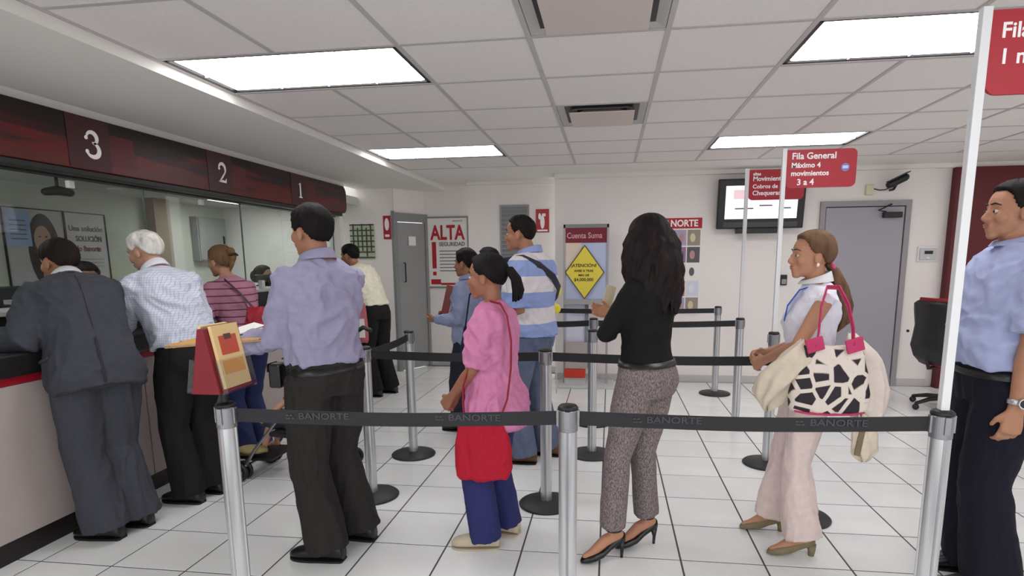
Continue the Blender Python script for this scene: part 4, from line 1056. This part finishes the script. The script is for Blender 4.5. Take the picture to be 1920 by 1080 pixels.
# --- grey-blue shirt man with red folder
c = person('person', 'short man in grey-blue shirt holding a dark red folder in the middle queue', (-1.20, 5.0), 165, 1.56,
    feet=[(-1.27, 4.92, 175), (-1.15, 5.1, 165)], hands=[(-1.46, 4.92, .98), (-1.40, 5.2, 1.0)], elbows=[(.5, -.2, -1), (.3, .4, -1)], palm=[(0, .6, .6), (0, -1, 0)], curl=(35, 30),
    head=(0, 2), hair='full', hair_col=(22, 18, 18), skin_col=(150, 104, 78),
    top=dict(mat=cloth('greyblue_cotton', (140, 148, 178), .85), hem=.84, ease=.03, fold=.008, sr=1.2), legs=dict(mat=cloth('dark_trouser', (40, 42, 54), .85), r=(.104, .084, .09), waist=.98, ease=.012), shoes=BLACKSHOE, seed=7, collar=cloth('greyblue_cotton', (140, 148, 178)))
t = thing('red_folder', 'dark red folder held upright by the grey-blue shirt man', 'folder', (-1.43, 5.03, .97))
rot = Matrix.Rotation(R(28), 4, 'Z') @ Matrix.Rotation(R(14), 4, 'Y')
for nm, q, mt in (('cover', (-.012, -.13, 0, -.008, .13, .30), M_dred), ('sheets', (-.008, -.12, .01, .006, .12, .28), M_paper), ('back_cover', (.006, -.13, 0, .010, .13, .30), M_dred)):
    b = B().box(*q); b.v = [tuple(rot @ V(p)) for p in b.v]; link(nm, b, mt, t)
soft_bag('navy_bag', 'dark navy bag hanging in front of the grey-blue shirt man', 'bag', (-1.08, 4.66, .80), (1, -.4), .27, .30, .1, cloth('navy_nylon', (34, 38, 62), .6), None, [(-1.16, 4.68, .93), (-1.13, 4.74, 1.2), (-1.05, 4.86, 1.33), (-1.0, 4.7, 1.1), (-1.02, 4.64, .93)])
# --- dark-haired person mostly hidden
c = person('person', 'mostly hidden person whose dark hair shows behind the pink-shirt woman', (-1.125, 5.6), 172, 1.578,
    feet=[(-1.16, 5.52, 178), (-1.09, 5.7, 170)], hands=[(-1.2, 5.38, .72), (-1.2, 5.84, .74)], head=(0, 4), hair='full', hair_col=(20, 17, 18), skin_col=(152, 106, 80),
    top=dict(mat=cloth('slate_cotton', (92, 98, 118), .85), hem=.86, ease=.026, fold=.007), legs=dict(mat=MATS['dark_trouser'], r=(.1, .08, .085), waist=.98, ease=.012), shoes=BLACKSHOE, seed=8)
# --- striped shirt man with shoulder strap
M_bstr = ramp_mat('blue_white_stripe', stripes([(0, (216, 210, 214)), (.5, (140, 158, 208))], .22, 2, .28))
c = person('person', 'tall man in broad blue and white striped shirt with a dark shoulder strap', (-.57, 4.25), 160, 1.80, neck_fwd=.045,
    feet=[(-.60, 4.16, 178), (-.44, 4.36, 165)], hands=[(-.82, 4.22, 1.08), (-.74, 4.56, 1.08)], elbows=[(.4, -.3, -1), (.3, .4, -1)],
    head=(14, 2), hair='short', hair_col=(26, 20, 20), skin_col=(166, 116, 90), wide=1.08, deep=1.15, belly=.05,
    top=dict(mat=M_bstr, hem=.90, ease=.032, fold=.011, sleeve='short', slen=.95, sr=1.3), legs=dict(mat=cloth('grey_denim', (96, 106, 130), .85, amt=.15, sc=14), r=(.108, .088, .088), waist=.98, ease=.014),
    shoes=dict(kind='flat', mat=mat('brown_boot', (96, 66, 40), .6, noise_amt=.2), sole=M_sole, prof=[(-.08, .032, .09), (-.07, .04, .12), (-.03, .044, .14), (.02, .045, .13), (.06, .047, .1), (.12, .048, .07), (.17, .042, .058), (.2, .03, .045), (.212, .012, .03)]), seed=9, collar=mat('blue_collar', (140, 158, 208), .8))
sp = c['spine']; O = c['O']
def on_torso(c, z, ang, off=.0, wide=1.08):
    p, f, l, u = c['spine'](z); S = MALE; k = [i for i in range(len(S)-1) if S[i][0] <= z <= S[i+1][0]][0]; t_ = (z-S[k][0])/(S[k+1][0]-S[k][0])
    w_, d_ = lerp(S[k][1], S[k+1][1], t_)*wide*c['s']+.04+off, lerp(S[k][2], S[k+1][2], t_)*1.15*c['s']+.04+off
    return p+l*math.cos(R(ang))*w_+f*math.sin(R(ang))*d_
pts = [on_torso(c, z, a, .022) for z, a in ((1.41, 55), (1.425, -20), (1.38, -55), (1.30, -85), (1.22, -115), (1.14, -140), (1.08, -165), (1.05, -185))]
sb = thing('cross_body_bag', 'dark cross-body strap and small bag on the striped-shirt man', 'bag', tuple(O))
link('strap', B().path(pts, .024, 10, flat=.2, ref=(0, 0, 1)), mat('navy_strap', (28, 28, 44), .6), sb, smooth=True)
p8 = pts[-1]; bb = B().tube([(p8+V((0, .06, -.22+.2*q)), V((1, 0, 0)), V((0, 1, 0)), .07, .03) for q in (0, .1, .5, .9, 1)], 16, 3.5, dome=False); link('pouch', bb, MATS['navy_strap'], sb, smooth=True)

# --- pink shirt woman
c = person('person', 'short woman with ponytail in pink tee and blue trousers, hands folded', (-.575, 2.92), 168, 1.50, female=True, lean=1,
    feet=[(-.62, 2.84, 186), (-.54, 3.02, 165)], hands=[(-.79, 2.87, .80), (-.80, 2.97, .77)], elbows=[(.35, -.6, -1), (.2, .6, -1)], palm=[(.3, 1, 0), (.3, -1, 0)], curl=(28, 28),
    head=(4, 3), hair='pony', hair_col=(24, 20, 22), skin_col=(158, 108, 84), wide=1.0, deep=1.04, belly=.02,
    top=dict(mat=cloth('pink_cotton', (208, 130, 170), .85), hem=.745, ease=.022, flare=.034, fold=.012, fs=(6, 6, 5), sleeve='short', slen=.92, sr=1.25), legs=dict(mat=cloth('blue_trouser', (46, 50, 100), .85), r=(.112, .092, .088), waist=.98, ease=.01),
    shoes=dict(kind='flat', mat=mat('beige_suede', (196, 182, 158), .8, noise_amt=.08), sole=mat('beige_sole', (184, 172, 150), .7), prof=[(-.08, .03, .06), (-.07, .038, .08), (-.03, .043, .085), (.03, .047, .085), (.08, .05, .075), (.13, .05, .062), (.17, .044, .052), (.195, .032, .042), (.208, .012, .028)]), seed=10)
F = c['F']; hb = B()
for k in range(9):
    a = random.uniform(-.018, .018); q = random.uniform(-.015, .015)
    hb.path([F(V((-.10, q*.4, .035))), F(V((-.135, q, .03))), F(V((-.165, q*1.3+a, -.02))), F(V((-.17+a, q*1.5, -.08))), F(V((-.158+a*1.5, q*1.8, -.135+abs(a))))], [.014, .02, .02, .017, .006], 8)
link('ponytail', hb, c['hm'], c['root'], smooth=True); link('hair_tie', B().path([F(V((-.112+.002*math.cos(a), .026*math.cos(a), .034+.026*math.sin(a)))) for a in [i*math.pi/6 for i in range(13)]], .006, 8), M_black, c['root'], smooth=True)
t, ax, dp, ct_ = soft_bag('red_cloth_bag', 'large red cloth shoulder bag hanging beside the pink-shirt woman', 'bag', (-.605, 2.735, .565), (1, .06), .285, .31, .09, cloth('red_canvas', (176, 26, 48), .8), mat('red_strap', (150, 20, 44), .6),
    [(-.53, 2.735, .69), (-.48, 2.735, .82), (-.462, 2.745, .97), (-.462, 2.765, 1.1), (-.485, 2.79, 1.22), (-.52, 2.81, 1.275), (-.57, 2.825, 1.285)], seed=4, amp=.009, strap_r=.016)
link('strap_front', B().path([V(p)-V((-.605, 2.735, .41)) for p in ((-.69, 2.735, .70), (-.70, 2.745, .8), (-.70, 2.76, .88), (-.67, 2.78, .98))], .014, 10, flat=.3, ref=(0, 1, 0)), MATS['red_strap'], t, smooth=True)
link('dark_lining', B().ell((.0, 0, .305), (.09, .015, .012)), M_shoe, t, smooth=True)

# --- woman in black top and heels
def tweed_col(nt, co):
    mp = nt.nodes.new('ShaderNodeMapping'); mp.inputs['Scale'].default_value = (1, 1, .35); nt.links.new(co, mp.inputs[0])
    n = nt.nodes.new('ShaderNodeTexNoise'); n.inputs['Scale'].default_value = 260; n.inputs['Detail'].default_value = 3; nt.links.new(mp.outputs[0], n.inputs['Vector'])
    r = nt.nodes.new('ShaderNodeValToRGB'); e = r.color_ramp.elements
    e[0].position = .38; e[0].color = (*lin((84, 74, 74)), 1); e[1].position = .62; e[1].color = (*lin((146, 134, 132)), 1)
    nt.links.new(n.outputs[0], r.inputs[0]); return r.outputs[0]
M_tweed = ramp_mat('tweed', tweed_col)
c = person('person', 'woman with long dark hair in black top, tweed trousers and high heels', (.165, 2.88), 142, 1.585, female=True, lean=-1, heel=.085, hip=(-.02, 0),
    feet=[(.035, 2.80, 205), (.205, 2.97, 205)], hands=[(.045, 3.03, 1.16), (.02, 3.10, 1.2)], elbows=[(-.7, -.4, -1), (.5, .6, -.8)], palm=[(.6, .6, 0), (.6, -.4, 0)],
    knees=[(-.9, -.4, 0), (-.5, -.5, 0)], head=(-24, 0), hair=None, skin_col=(186, 132, 104), wide=.98,
    top=dict(name='black_top', mat=cloth('black_knit', (17, 16, 18), .8), hem=.965, ease=.010, fold=.004, sr=.98), legs=dict(mat=M_tweed, r=(.098, .07, .066), hem=.01, waist=1.0, ease=.008, fold=.003),
    belt=dict(mat=M_shoe, z=.985), shoes=dict(kind='pump', mat=mat('black_patent', (16, 14, 16), .2), strap=True), seed=11)
F = c['F']; hb = B()
M_lh = mat('long_dark_hair', (27, 16, 17), .65, spec=.2, noise_amt=.4, noise_scale=8, bump=.5, bump_scale=50, stretch=(3, 3, .8))
hair_cap(hb, F, .022, .02, .028, line=[(0, 34), (30, 30), (50, 10), (64, -30), (80, -60), (180, -65)], seed=4, wave=.006)
secs_ = []
for z, w_, d_, x in ((.05, .1, .085, -.03), (-.02, .112, .09, -.035), (-.09, .118, .088, -.045), (-.16, .122, .075, -.06), (-.22, .118, .06, -.075), (-.28, .1, .042, -.085), (-.32, .07, .025, -.088)):
    secs_.append((F(V((x, 0, z))), c['hl'], c['hf'], w_, d_))
hb.tube(secs_, 24, 2.2)
for k in range(96):
    a = R(58+244*k/95); r_ = random.uniform(.94, 1.07); ph = random.uniform(0, 6); ln = random.uniform(-.26, -.37); pts = []
    for i in range(8):
        q = i/7; z = .1+(ln-.1)*q; w_ = .05+.062*min(1, q*3)**.6+.02*math.sin(math.pi*q); x0 = -.02-.065*q
        pts.append(F(V((x0+math.cos(a)*(w_-.02*q)*r_*(.9-.25*q)+.012*math.sin(q*11+ph), math.sin(a)*w_*r_+.013*math.cos(q*10+ph), z))))
    hb.path(pts, [.010, .011, .011, .0115, .0115, .011, .009, .003], 6)
link('hair', fuse(hb, .0055, 3), M_lh, c['root'])
t = thing('folded_paper', 'folded beige paper held up by the woman in the black top', 'paper', (-.02, 3.10, 1.20))
b = B(); rr_ = Matrix.Rotation(R(35), 4, 'Z') @ Matrix.Rotation(R(16), 4, 'Y')
for x0, x1 in ((-.03, .0), (.0, .03)): b.rings([[rr_ @ V((x, y, z)) for y, z in ((.02*abs(x)*10, 0), (.02*abs(x)*10+.003, 0), (.02*abs(x)*10+.003, .15), (.02*abs(x)*10, .15))] for x in (x0, x1)])
link('sheet', b, mat('beige_paper', (206, 194, 164), .8), t)

# --- woman with ponytail, white sleeveless top and giraffe bag
c = person('person', 'ponytailed woman in white sleeveless blouse and pale pink trousers', (.985, 3.06), 178, 1.545, female=True, lean=0, heel=.05,
    feet=[(.975, 2.95, 184), (.90, 3.22, 180)], hands=[(.765, 3.02, .985), (.80, 3.16, 1.0)], elbows=[(-.3, -1, -.6), (.3, .4, -1)], palm=[(0, .8, -.4), (0, -.8, -.4)], curl=(30, 30),
    head=(6, 0), hair='pony', hair_col=(104, 78, 58), skin_col=(182, 132, 104), wide=1.0, deep=1.05,
    top=dict(name='blouse', mat=cloth('white_blouse', (228, 226, 238), .8), hem=.93, ease=.014, fold=.006, sleeve='none'), legs=dict(mat=cloth('pale_pink_twill', (220, 200, 196), .85), r=(.098, .078, .09), waist=1.0, ease=.012, wide_hem=1.08, fold=.007),
    shoes=dict(kind='pump', mat=mat('olive_suede', (124, 112, 82), .7, noise_amt=.08), closed=True, heel_r=.014), seed=12, collar=mat('white_cotton'))
F = c['F']; hb = B()
for k in range(16):
    a = random.uniform(-.022, .022); q = random.uniform(-.025, .025); ln = random.uniform(-.3, -.40)
    hb.path([F(V((-.09, q*.3, -.045))), F(V((-.12, q, -.075))), F(V((-.155+a, q*1.3+a, -.16))), F(V((-.175+a, q*1.5, -.25))), F(V((-.165+a*1.5, q*1.5, ln+.03))), F(V((-.15+a, q, ln)))], [.013, .018, .020, .020, .014, .004], 8)
link('ponytail', hb, c['hm'], c['root'], smooth=True)
link('hair_tie', B().path([F(V((-.108+.012*math.sin(a), .03*math.cos(a), -.06+.026*math.sin(a)))) for a in [i*math.pi/6 for i in range(13)]], .008, 8), mat('pink_band', (206, 70, 120), .6), c['root'], smooth=True)
link('earring', B().ell(F(V((-.006, .086, -.045))), (.007, .005, .009)), mat('pearl', (236, 226, 206), .2), c['root'], smooth=True)
link('lanyard', B().path([F(V((-.03, .05, -.14))), F(V((.06, .045, -.17))), F(V((.105, .02, -.25))), F(V((.11, 0, -.33)))], .011, 8, flat=.25, ref=(0, 1, 0)), mat('lanyard_blue', (34, 92, 206), .5), c['root'], smooth=True)
def giraffe_col(nt, co):
    mp = nt.nodes.new('ShaderNodeMapping'); mp.inputs['Scale'].default_value = (1, .2, .9); nt.links.new(co, mp.inputs[0])
    v_ = nt.nodes.new('ShaderNodeTexVoronoi'); v_.feature = 'DISTANCE_TO_EDGE'; v_.inputs['Scale'].default_value = 13.5; v_.inputs['Randomness'].default_value = .85; nt.links.new(mp.outputs[0], v_.inputs['Vector'])
    r = nt.nodes.new('ShaderNodeValToRGB'); e = r.color_ramp.elements
    e[0].position = .085; e[0].color = (*lin((226, 214, 204)), 1); e[1].position = .115; e[1].color = (*lin((44, 36, 42)), 1)
    nt.links.new(v_.outputs['Distance'], r.inputs[0]); return r.outputs[0]
M_gir = ramp_mat('giraffe_print', giraffe_col)
t, ax, dp, ct_ = soft_bag('giraffe_bag', 'large giraffe-print bag with magenta straps on the ponytailed woman', 'bag', (.985, 2.78, .94), (1, .0), .345, .31, .12, M_gir, None, None, seed=6, amp=.004)
M_mag = mat('magenta_leather', (190, 40, 96), .5)
o0 = V((.985, 2.78, .94-.155))
link('strap', B().path([V(p)-o0 for p in ((1.06, 2.745, 1.10), (1.06, 2.76, 1.17), (1.05, 2.81, 1.27), (1.03, 2.875, 1.345), (.985, 2.895, 1.345), (.945, 2.83, 1.26), (.92, 2.765, 1.15), (.905, 2.745, 1.09))], .017, 10, flat=.3, ref=(0, 1, 0)), M_mag, t, smooth=True)
for x in (-.085, .08): link('strap_tab', B().obox((x, -.04, .315), (.035, 0, .012), (0, .006, 0), (-.008, 0, .03)), M_mag, t, bevel=.004)
link('red_piping', B().path([(-.145, -.025, .01), (-.09, -.035, .002), (0, -.04, .0), (.09, -.035, .002), (.145, -.025, .01)], .006, 8), M_mag, t, smooth=True)
def drape(name, t, pts, rads, mt, seed, amp=.012):
    b = B(); rs = []; M_ = 16; L = len(pts)-1; rnd = random.Random(seed); ph = rnd.uniform(0, 6)
    for i in range(M_+1):
        q = i/M_*L; k = min(int(q), L-1); u_ = q-k; p = lerp(V(pts[k]), V(pts[k+1]), u_); a = lerp(rads[k][0], rads[k+1][0], u_); d_ = lerp(rads[k][1], rads[k+1][1], u_); e = max(.12, min(1, 2.2*math.sqrt(i/M_+.02), 2.2*math.sqrt(1-i/M_+.01))); r = []
        for j in range(56):
            th = 2*math.pi*j/56; pl = 1+amp*12*(.5*math.sin(5*th+ph+q*.8)+.35*math.sin(9*th+2*ph-q*1.1)+.3*math.sin(13*th+q))*(.35+.65*min(1, i/M_*1.6))
            pl += .12*noise.noise(V((math.cos(th)*1.5, math.sin(th)*1.5, q*1.7+seed)))
            r.append(p+V((math.cos(th)*a*pl*e, math.sin(th)*d_*pl*e, .02*math.sin(3*th+ph+q))))
        rs.append(r)
    return link(name, b.rings(rs), mt, t, smooth=True)
M_cream = cloth('cream_jacket', (216, 202, 184), .85)
t = thing('cream_jacket', 'cream jacket draped over the arm and round the giraffe bag', 'jacket', (1.0, 2.86, .56))
drape('front_drape', t, [(-.13, -.06, .54), (-.17, -.07, .46), (-.22, -.06, .38), (-.25, -.03, .30), (-.26, 0, .22)], [(.04, .05), (.085, .06), (.1, .06), (.085, .05), (.05, .03)], M_cream, 3)
drape('back_drape', t, [(.1, .02, .56), (.16, .02, .46), (.19, .01, .34), (.19, .0, .22), (.17, 0, .15)], [(.05, .04), (.075, .05), (.085, .05), (.075, .05), (.05, .03)], cloth('pale_cream', (224, 210, 200), .85), 5)
drape('hanging_sleeve', t, [(.14, -.04, .2), (.17, -.04, .1), (.175, -.04, .0)], [(.035, .02), (.055, .026), (.06, .024)], M_cream, 8, .008)
link('sleeve_trim', B().obox((.142, -.062, .085), (.012, 0, -.003), (0, .004, 0), (.008, 0, .065)), mat('olive_trim', (122, 108, 82), .8), t)

# --- man at the right edge
c = person('person', 'man in pale blue shirt and navy trousers at the right edge', (1.69, 2.80), 174, 1.80, lean=0,
    feet=[(1.70, 2.70, 180), (1.72, 2.90, 172)], hands=[(1.625, 2.57, .875), (1.72, 3.05, .92)], elbows=[(1, -.5, -.4), (1, .4, -.4)], palm=[(0, 1, 0), (0, -1, 0)],
    head=(4, 0), hair='short', hair_col=(26, 22, 22), skin_col=(170, 122, 96), wide=1.08, deep=1.1, belly=.05,
    top=dict(mat=cloth('pale_blue_cotton', (160, 168, 204), .8), hem=.97, ease=.03, fold=.013, sleeve='short', slen=.9, sr=1.3), legs=dict(mat=cloth('navy_trouser', (20, 20, 34), .85), r=(.114, .092, .1), waist=1.0, ease=.014), belt=dict(mat=M_shoe, z=.945), shoes=BLACKSHOE, seed=13, collar=cloth('pale_blue_cotton', (160, 168, 204)))
w0, d0 = c['wr'][0], c['hd'][0]
t = thing('wrist_watch', 'steel wristwatch with dark dial on the man at the right edge', 'watch', tuple(c['O']+w0-d0*.02)); u_, v_ = frame_of(d0, (0, -1, 0))
link('band', B().path([(u_*math.cos(a)+v_*math.sin(a))*.031 for a in [i*math.pi/10 for i in range(21)]], .012, 10, flat=.4, ref=tuple(d0)), M_steel, t, smooth=True)
link('case', B().cyl(u_*.03, u_*.044, .021), M_steel, t, smooth=False); link('dial', B().cyl(u_*.044, u_*.0455, .017), M_black, t)

# --- tellers behind the glass
c = person('person', 'dark-haired teller seated behind the glass in front of the suited man', (-3.93, 4.02), -20, 1.66, pelz=.72, feet=[(-3.7, 3.9, -20), (-3.7, 4.15, -20)], knees=[(1, 0, .3), (1, 0, .3)], hands=[(-3.62, 3.75, 1.27), (-3.62, 4.1, 1.27)],
    head=(-10, 12), hair='full', hair_col=(46, 40, 40), skin_col=(176, 128, 102), top=dict(mat=cloth('teller_grey', (120, 116, 124), .8), hem=.95, ease=.02), legs=dict(mat=MATS['dark_trouser'], r=(.1, .08, .08), waist=.98), shoes=BLACKSHOE, seed=14)
c = person('person', 'teller woman with dark hair in profile behind the far monitor', (-4.0, 6.45), 15, 1.6, female=True, pelz=.70, feet=[(-3.75, 6.35, 15), (-3.75, 6.6, 15)], knees=[(1, 0, .3), (1, 0, .3)], hands=[(-3.63, 6.3, 1.26), (-3.63, 6.65, 1.26)],
    head=(-8, 4), hair='pony', hair_col=(30, 26, 30), skin_col=(196, 152, 130), top=dict(mat=cloth('teller_charcoal', (58, 62, 72), .8), hem=.95, ease=.016), legs=dict(mat=MATS['dark_trouser'], r=(.1, .08, .08), waist=.98), shoes=BLACKSHOE, seed=15)
F = c['F']; hb = B(); hb.ell(F(V((-.11, 0, -.01))), (.05, .06, .07)); link('hair_bun', hb, c['hm'], c['root'], smooth=True)
for k, (x, y) in enumerate(((-3.98, 4.02), (-4.05, 6.45))):
    t = thing('teller_chair', ('dark office chair under the teller facing the suited man', 'dark office chair under the teller woman at the far monitor')[k], 'chair', (x, y, 0))
    link('seat', B().lathe((0, 0, .5), [(.001, 0), (.2, 0), (.23, .03), (.2, .065), (.001, .07)]), M_black, t, smooth=True); link('column', B().cyl((0, 0, .06), (0, 0, .5), .025), M_dark, t)
    link('backrest', B().obox((-.24, 0, .85), (.02, 0, .005), (0, .2, 0), (-.02, 0, .2)), M_black, t, bevel=.02)
    for i in range(5):
        a = 2*math.pi*i/5; link('star_leg', B().path([(0, 0, .08), (.27*math.cos(a), .27*math.sin(a), .05)], [.022, .015]), M_dark, t, smooth=True); link('caster', B().ell((.27*math.cos(a), .27*math.sin(a), .026), (.026, .026, .026)), M_black, t, smooth=True)

# --- stroller with toddler
t = thing('stroller', 'dark folding stroller with small twin wheels beside the counter', 'stroller', (-2.12, 3.78, 0))
M_sfab = mat('stroller_fabric', (38, 38, 42), .8, bump=.1); M_tube = mat('stroller_tube', (150, 152, 156), .3, .8)
for sy in (-1, 1):
    y = .19*sy
    link('frame_tube', B().path([(-.36, y*.9, .08), (-.26, y, .22), (-.02, y, .5), (.24, y, .86), (.33, y, .98)], .011), M_tube, t, smooth=True)
    link('rear_leg', B().path([(-.04, y, .48), (.1, y, .3), (.26, y, .08)], .011), M_tube, t, smooth=True)
    link('handle_grip', B().path([(.33, y, .98), (.4, y, 1.02), (.45, y, 1.0)], .016), M_black, t, smooth=True)
    for x in (-.37, .27):
        for o in (-.03, .03):
            wl = link('wheel', B().lathe((0, 0, 0), [(.015, -.012), (.05, -.012), (.064, -.008), (.066, 0), (.064, .008), (.05, .012), (.015, .012)], 24), M_black, t, smooth=True)
            wl.rotation_euler = (R(90), 0, 0); wl.location = (x, y+o, .066)
            hb_ = link('hub', B().lathe((0, 0, 0), [(.001, -.014), (.03, -.014), (.03, .014), (.001, .014)], 16), M_lgrey, wl)
link('cross_bar', B().path([(-.34, -.19, .1), (-.34, .19, .1)], .009), M_tube, t, smooth=True); link('cross_bar', B().path([(.24, -.19, .1), (.24, .19, .1)], .009), M_tube, t, smooth=True)
link('footrest', B().box(-.36, -.16, .13, -.16, .16, .15), M_black, t, bevel=.006)
link('seat', B().rings([[(x, y, z) for y, z in ((-.17, z0), (.17, z0), (.17, z0+.03), (-.17, z0+.03))] for x, z0 in ((-.16, .31), (-.02, .30), (.06, .32))]), M_sfab, t, bevel=.008)
link('seat_back', B().obox((.12, 0, .52), (.012, 0, -.006), (0, .17, 0), (.07, 0, .2)), M_sfab, t, bevel=.008)
cb = B(); rs = []
for a in range(0, 101, 10):
    ca = R(25+a*.95); rs.append([(.12+math.cos(ca)*r_*1.0, y, .62+math.sin(ca)*r_) for r_, y in ((.27, -.19), (.28, -.1), (.285, 0), (.28, .1), (.27, .19), (.262, .185), (.273, 0), (.262, -.185))])
link('canopy', cb.rings(rs), M_sfab, t, smooth=True)
link('basket_item', B().ell((-.32, -.12, .2), (.11, .06, .03)), mat('olive_cloth', (150, 138, 92), .8), t, smooth=True)
c = person('person', 'toddler with bare legs sitting in the stroller', (-2.12, 3.78), 180, .86, pelz=.40, lean=-8, hs=1.28, feet=[(-2.38, 3.70, 180, .20), (-2.38, 3.86, 180, .20)], knees=[(-1, 0, .8), (-1, 0, .8)], hands=[(-2.3, 3.62, .44), (-2.3, 3.93, .44)], elbows=[(.2, -1, -.4), (.2, 1, -.4)],
    hair='short', hair_col=(40, 30, 26), skin_col=(196, 146, 120), wide=1.1, deep=1.2, top=dict(mat=cloth('red_toddler_tee', (150, 60, 66), .85), hem=.93, sleeve='short', ease=.012), legs=dict(mat=cloth('toddler_shorts', (70, 70, 84), .85), r=(.12, .1, .1), hem=.42, waist=.98), seed=16)

# ================================================================== SMALL THINGS
t = thing('swivel_chair', 'black office chair with red cushion edge by the red wall panel', 'chair', (3.27, 6.18, 0)); ca, sa = math.cos(R(25)), math.sin(R(25)); T = lambda x, y, z: (x*ca-y*sa, x*sa+y*ca, z)
M_seat = mat('chair_red', (150, 16, 34), .7, bump=.1)
rs = []
for z, x, w_, th in ((.46, -.24, .16, .03), (.52, -.28, .2, .035), (.62, -.30, .225, .04), (.72, -.285, .22, .04), (.82, -.275, .215, .035), (.95, -.29, .225, .03), (1.03, -.31, .215, .025), (1.06, -.315, .17, .02)):
    rs.append([T(x+dx_*th+.05*abs(yy)**2, yy*w_, z) for yy, dx_ in ((-1, 0), (-.7, -1), (0, -1), (.7, -1), (1, 0), (.7, .6), (0, .6), (-.7, .6))])
link('back_shell', B().rings(rs), M_black, t, smooth=True, bevel=0)
link('back_cushion', B().rings([[T(x+.03+.05*abs(yy)**2+dx_, yy*w_, z) for yy, dx_ in ((-1, 0), (0, -.005), (1, 0), (1, .03), (0, .045), (-1, .03))] for z, x, w_ in ((.56, -.28, .19), (.75, -.265, .2), (.95, -.27, .205), (1.04, -.29, .205), (1.085, -.31, .18))]), M_seat, t, smooth=True)
b = B().tube([(V(T(.02, 0, z)), V(T(1, 0, 0)), V(T(0, 1, 0)), .24*k, .235*k) for z, k in ((.43, .85), (.45, 1), (.49, 1), (.51, .9))], 20, 3, dome=False); link('seat_cushion', b, M_seat, t, smooth=True)
link('back_bar', B().path([T(-.05, 0, .42), T(-.26, 0, .42), T(-.31, 0, .55)], .018), M_black, t, smooth=True); link('column', B().cyl((0, 0, .09), (0, 0, .43), .025), M_dark, t); link('lever', B().path([T(0, .1, .42), T(-.02, .26, .42)], .007), M_black, t)
link('back_knob', B().ell(T(-.335, .19, .76), (.014, .014, .014)), M_black, t, smooth=True)
for i in range(5):
    a = 2*math.pi*i/5+R(195); link('star_leg', B().path([(0, 0, .11), (.17*math.cos(a), .17*math.sin(a), .1), (.31*math.cos(a), .31*math.sin(a), .065)], [.028, .022, .016]), M_black, t, smooth=True)
    link('caster', B().ell((.31*math.cos(a), .31*math.sin(a), .03), (.03, .03, .03)).path([(.31*math.cos(a), .31*math.sin(a), .03), (.31*math.cos(a), .31*math.sin(a), .07)], .008), M_black, t, smooth=True)
t = thing('green_folder', 'pale green folder lying open on the counter ledge under the white-haired man', 'folder', (-3.04, 3.02, 1.046))
link('lower_cover', B().box(-.12, -.16, 0, .1, .16, .003), mat('pale_green_card', (206, 222, 150), .7), t); link('sheets', B().box(-.11, -.15, .003, .09, .15, .009), M_paper, t); link('upper_cover', B().obox((0, 0, .014), (.11, 0, .004), (0, .16, 0), (0, 0, .0015)), MATS['pale_green_card'], t)
t = thing('stamp_dispenser', 'small dark desk dispenser with white top on the teller shelf at left edge', 'dispenser', (-3.4, 2.74, 1.231))
link('body', B().box(-.04, -.06, 0, .04, .06, .035), M_black, t, bevel=.008); link('blue_roll', B().path([(0, -.02, .045), (0, .03, .045)], .018), mat('deep_blue', (32, 50, 92), .5), t, smooth=True)
t = thing('white_tray', 'small white box on the teller shelf beside the dispenser', 'box', (-3.4, 2.56, 1.231)); link('box_body', B().box(-.05, -.05, 0, .05, .05, .04), M_white, t, bevel=.006); link('lid', B().box(-.053, -.053, .04, .053, .053, .05), M_white, t, bevel=.004)
t = thing('paper_stack', 'stack of white forms on the teller shelf between suited and white-haired men', 'paper', (-3.42, 3.72, 1.231))
for k in range(4): link('sheet', B().box(-.1+.004*k, -.14+.003*k, .003*k, .1+.004*k, .14-.002*k, .003*k+.002), M_paper, t)
t = thing('wall_dispenser', 'pale blue and white dispenser on the teller room far wall', 'dispenser', (-3.97, 7.599, 1.3)); link('case', B().box(-.08, -.08, 0, .08, 0, .28), M_white, t, bevel=.015); link('window_strip', B().box(-.05, -.086, .12, .05, -.08, .2), mat('pale_blue_plastic', (120, 160, 180), .4), t)
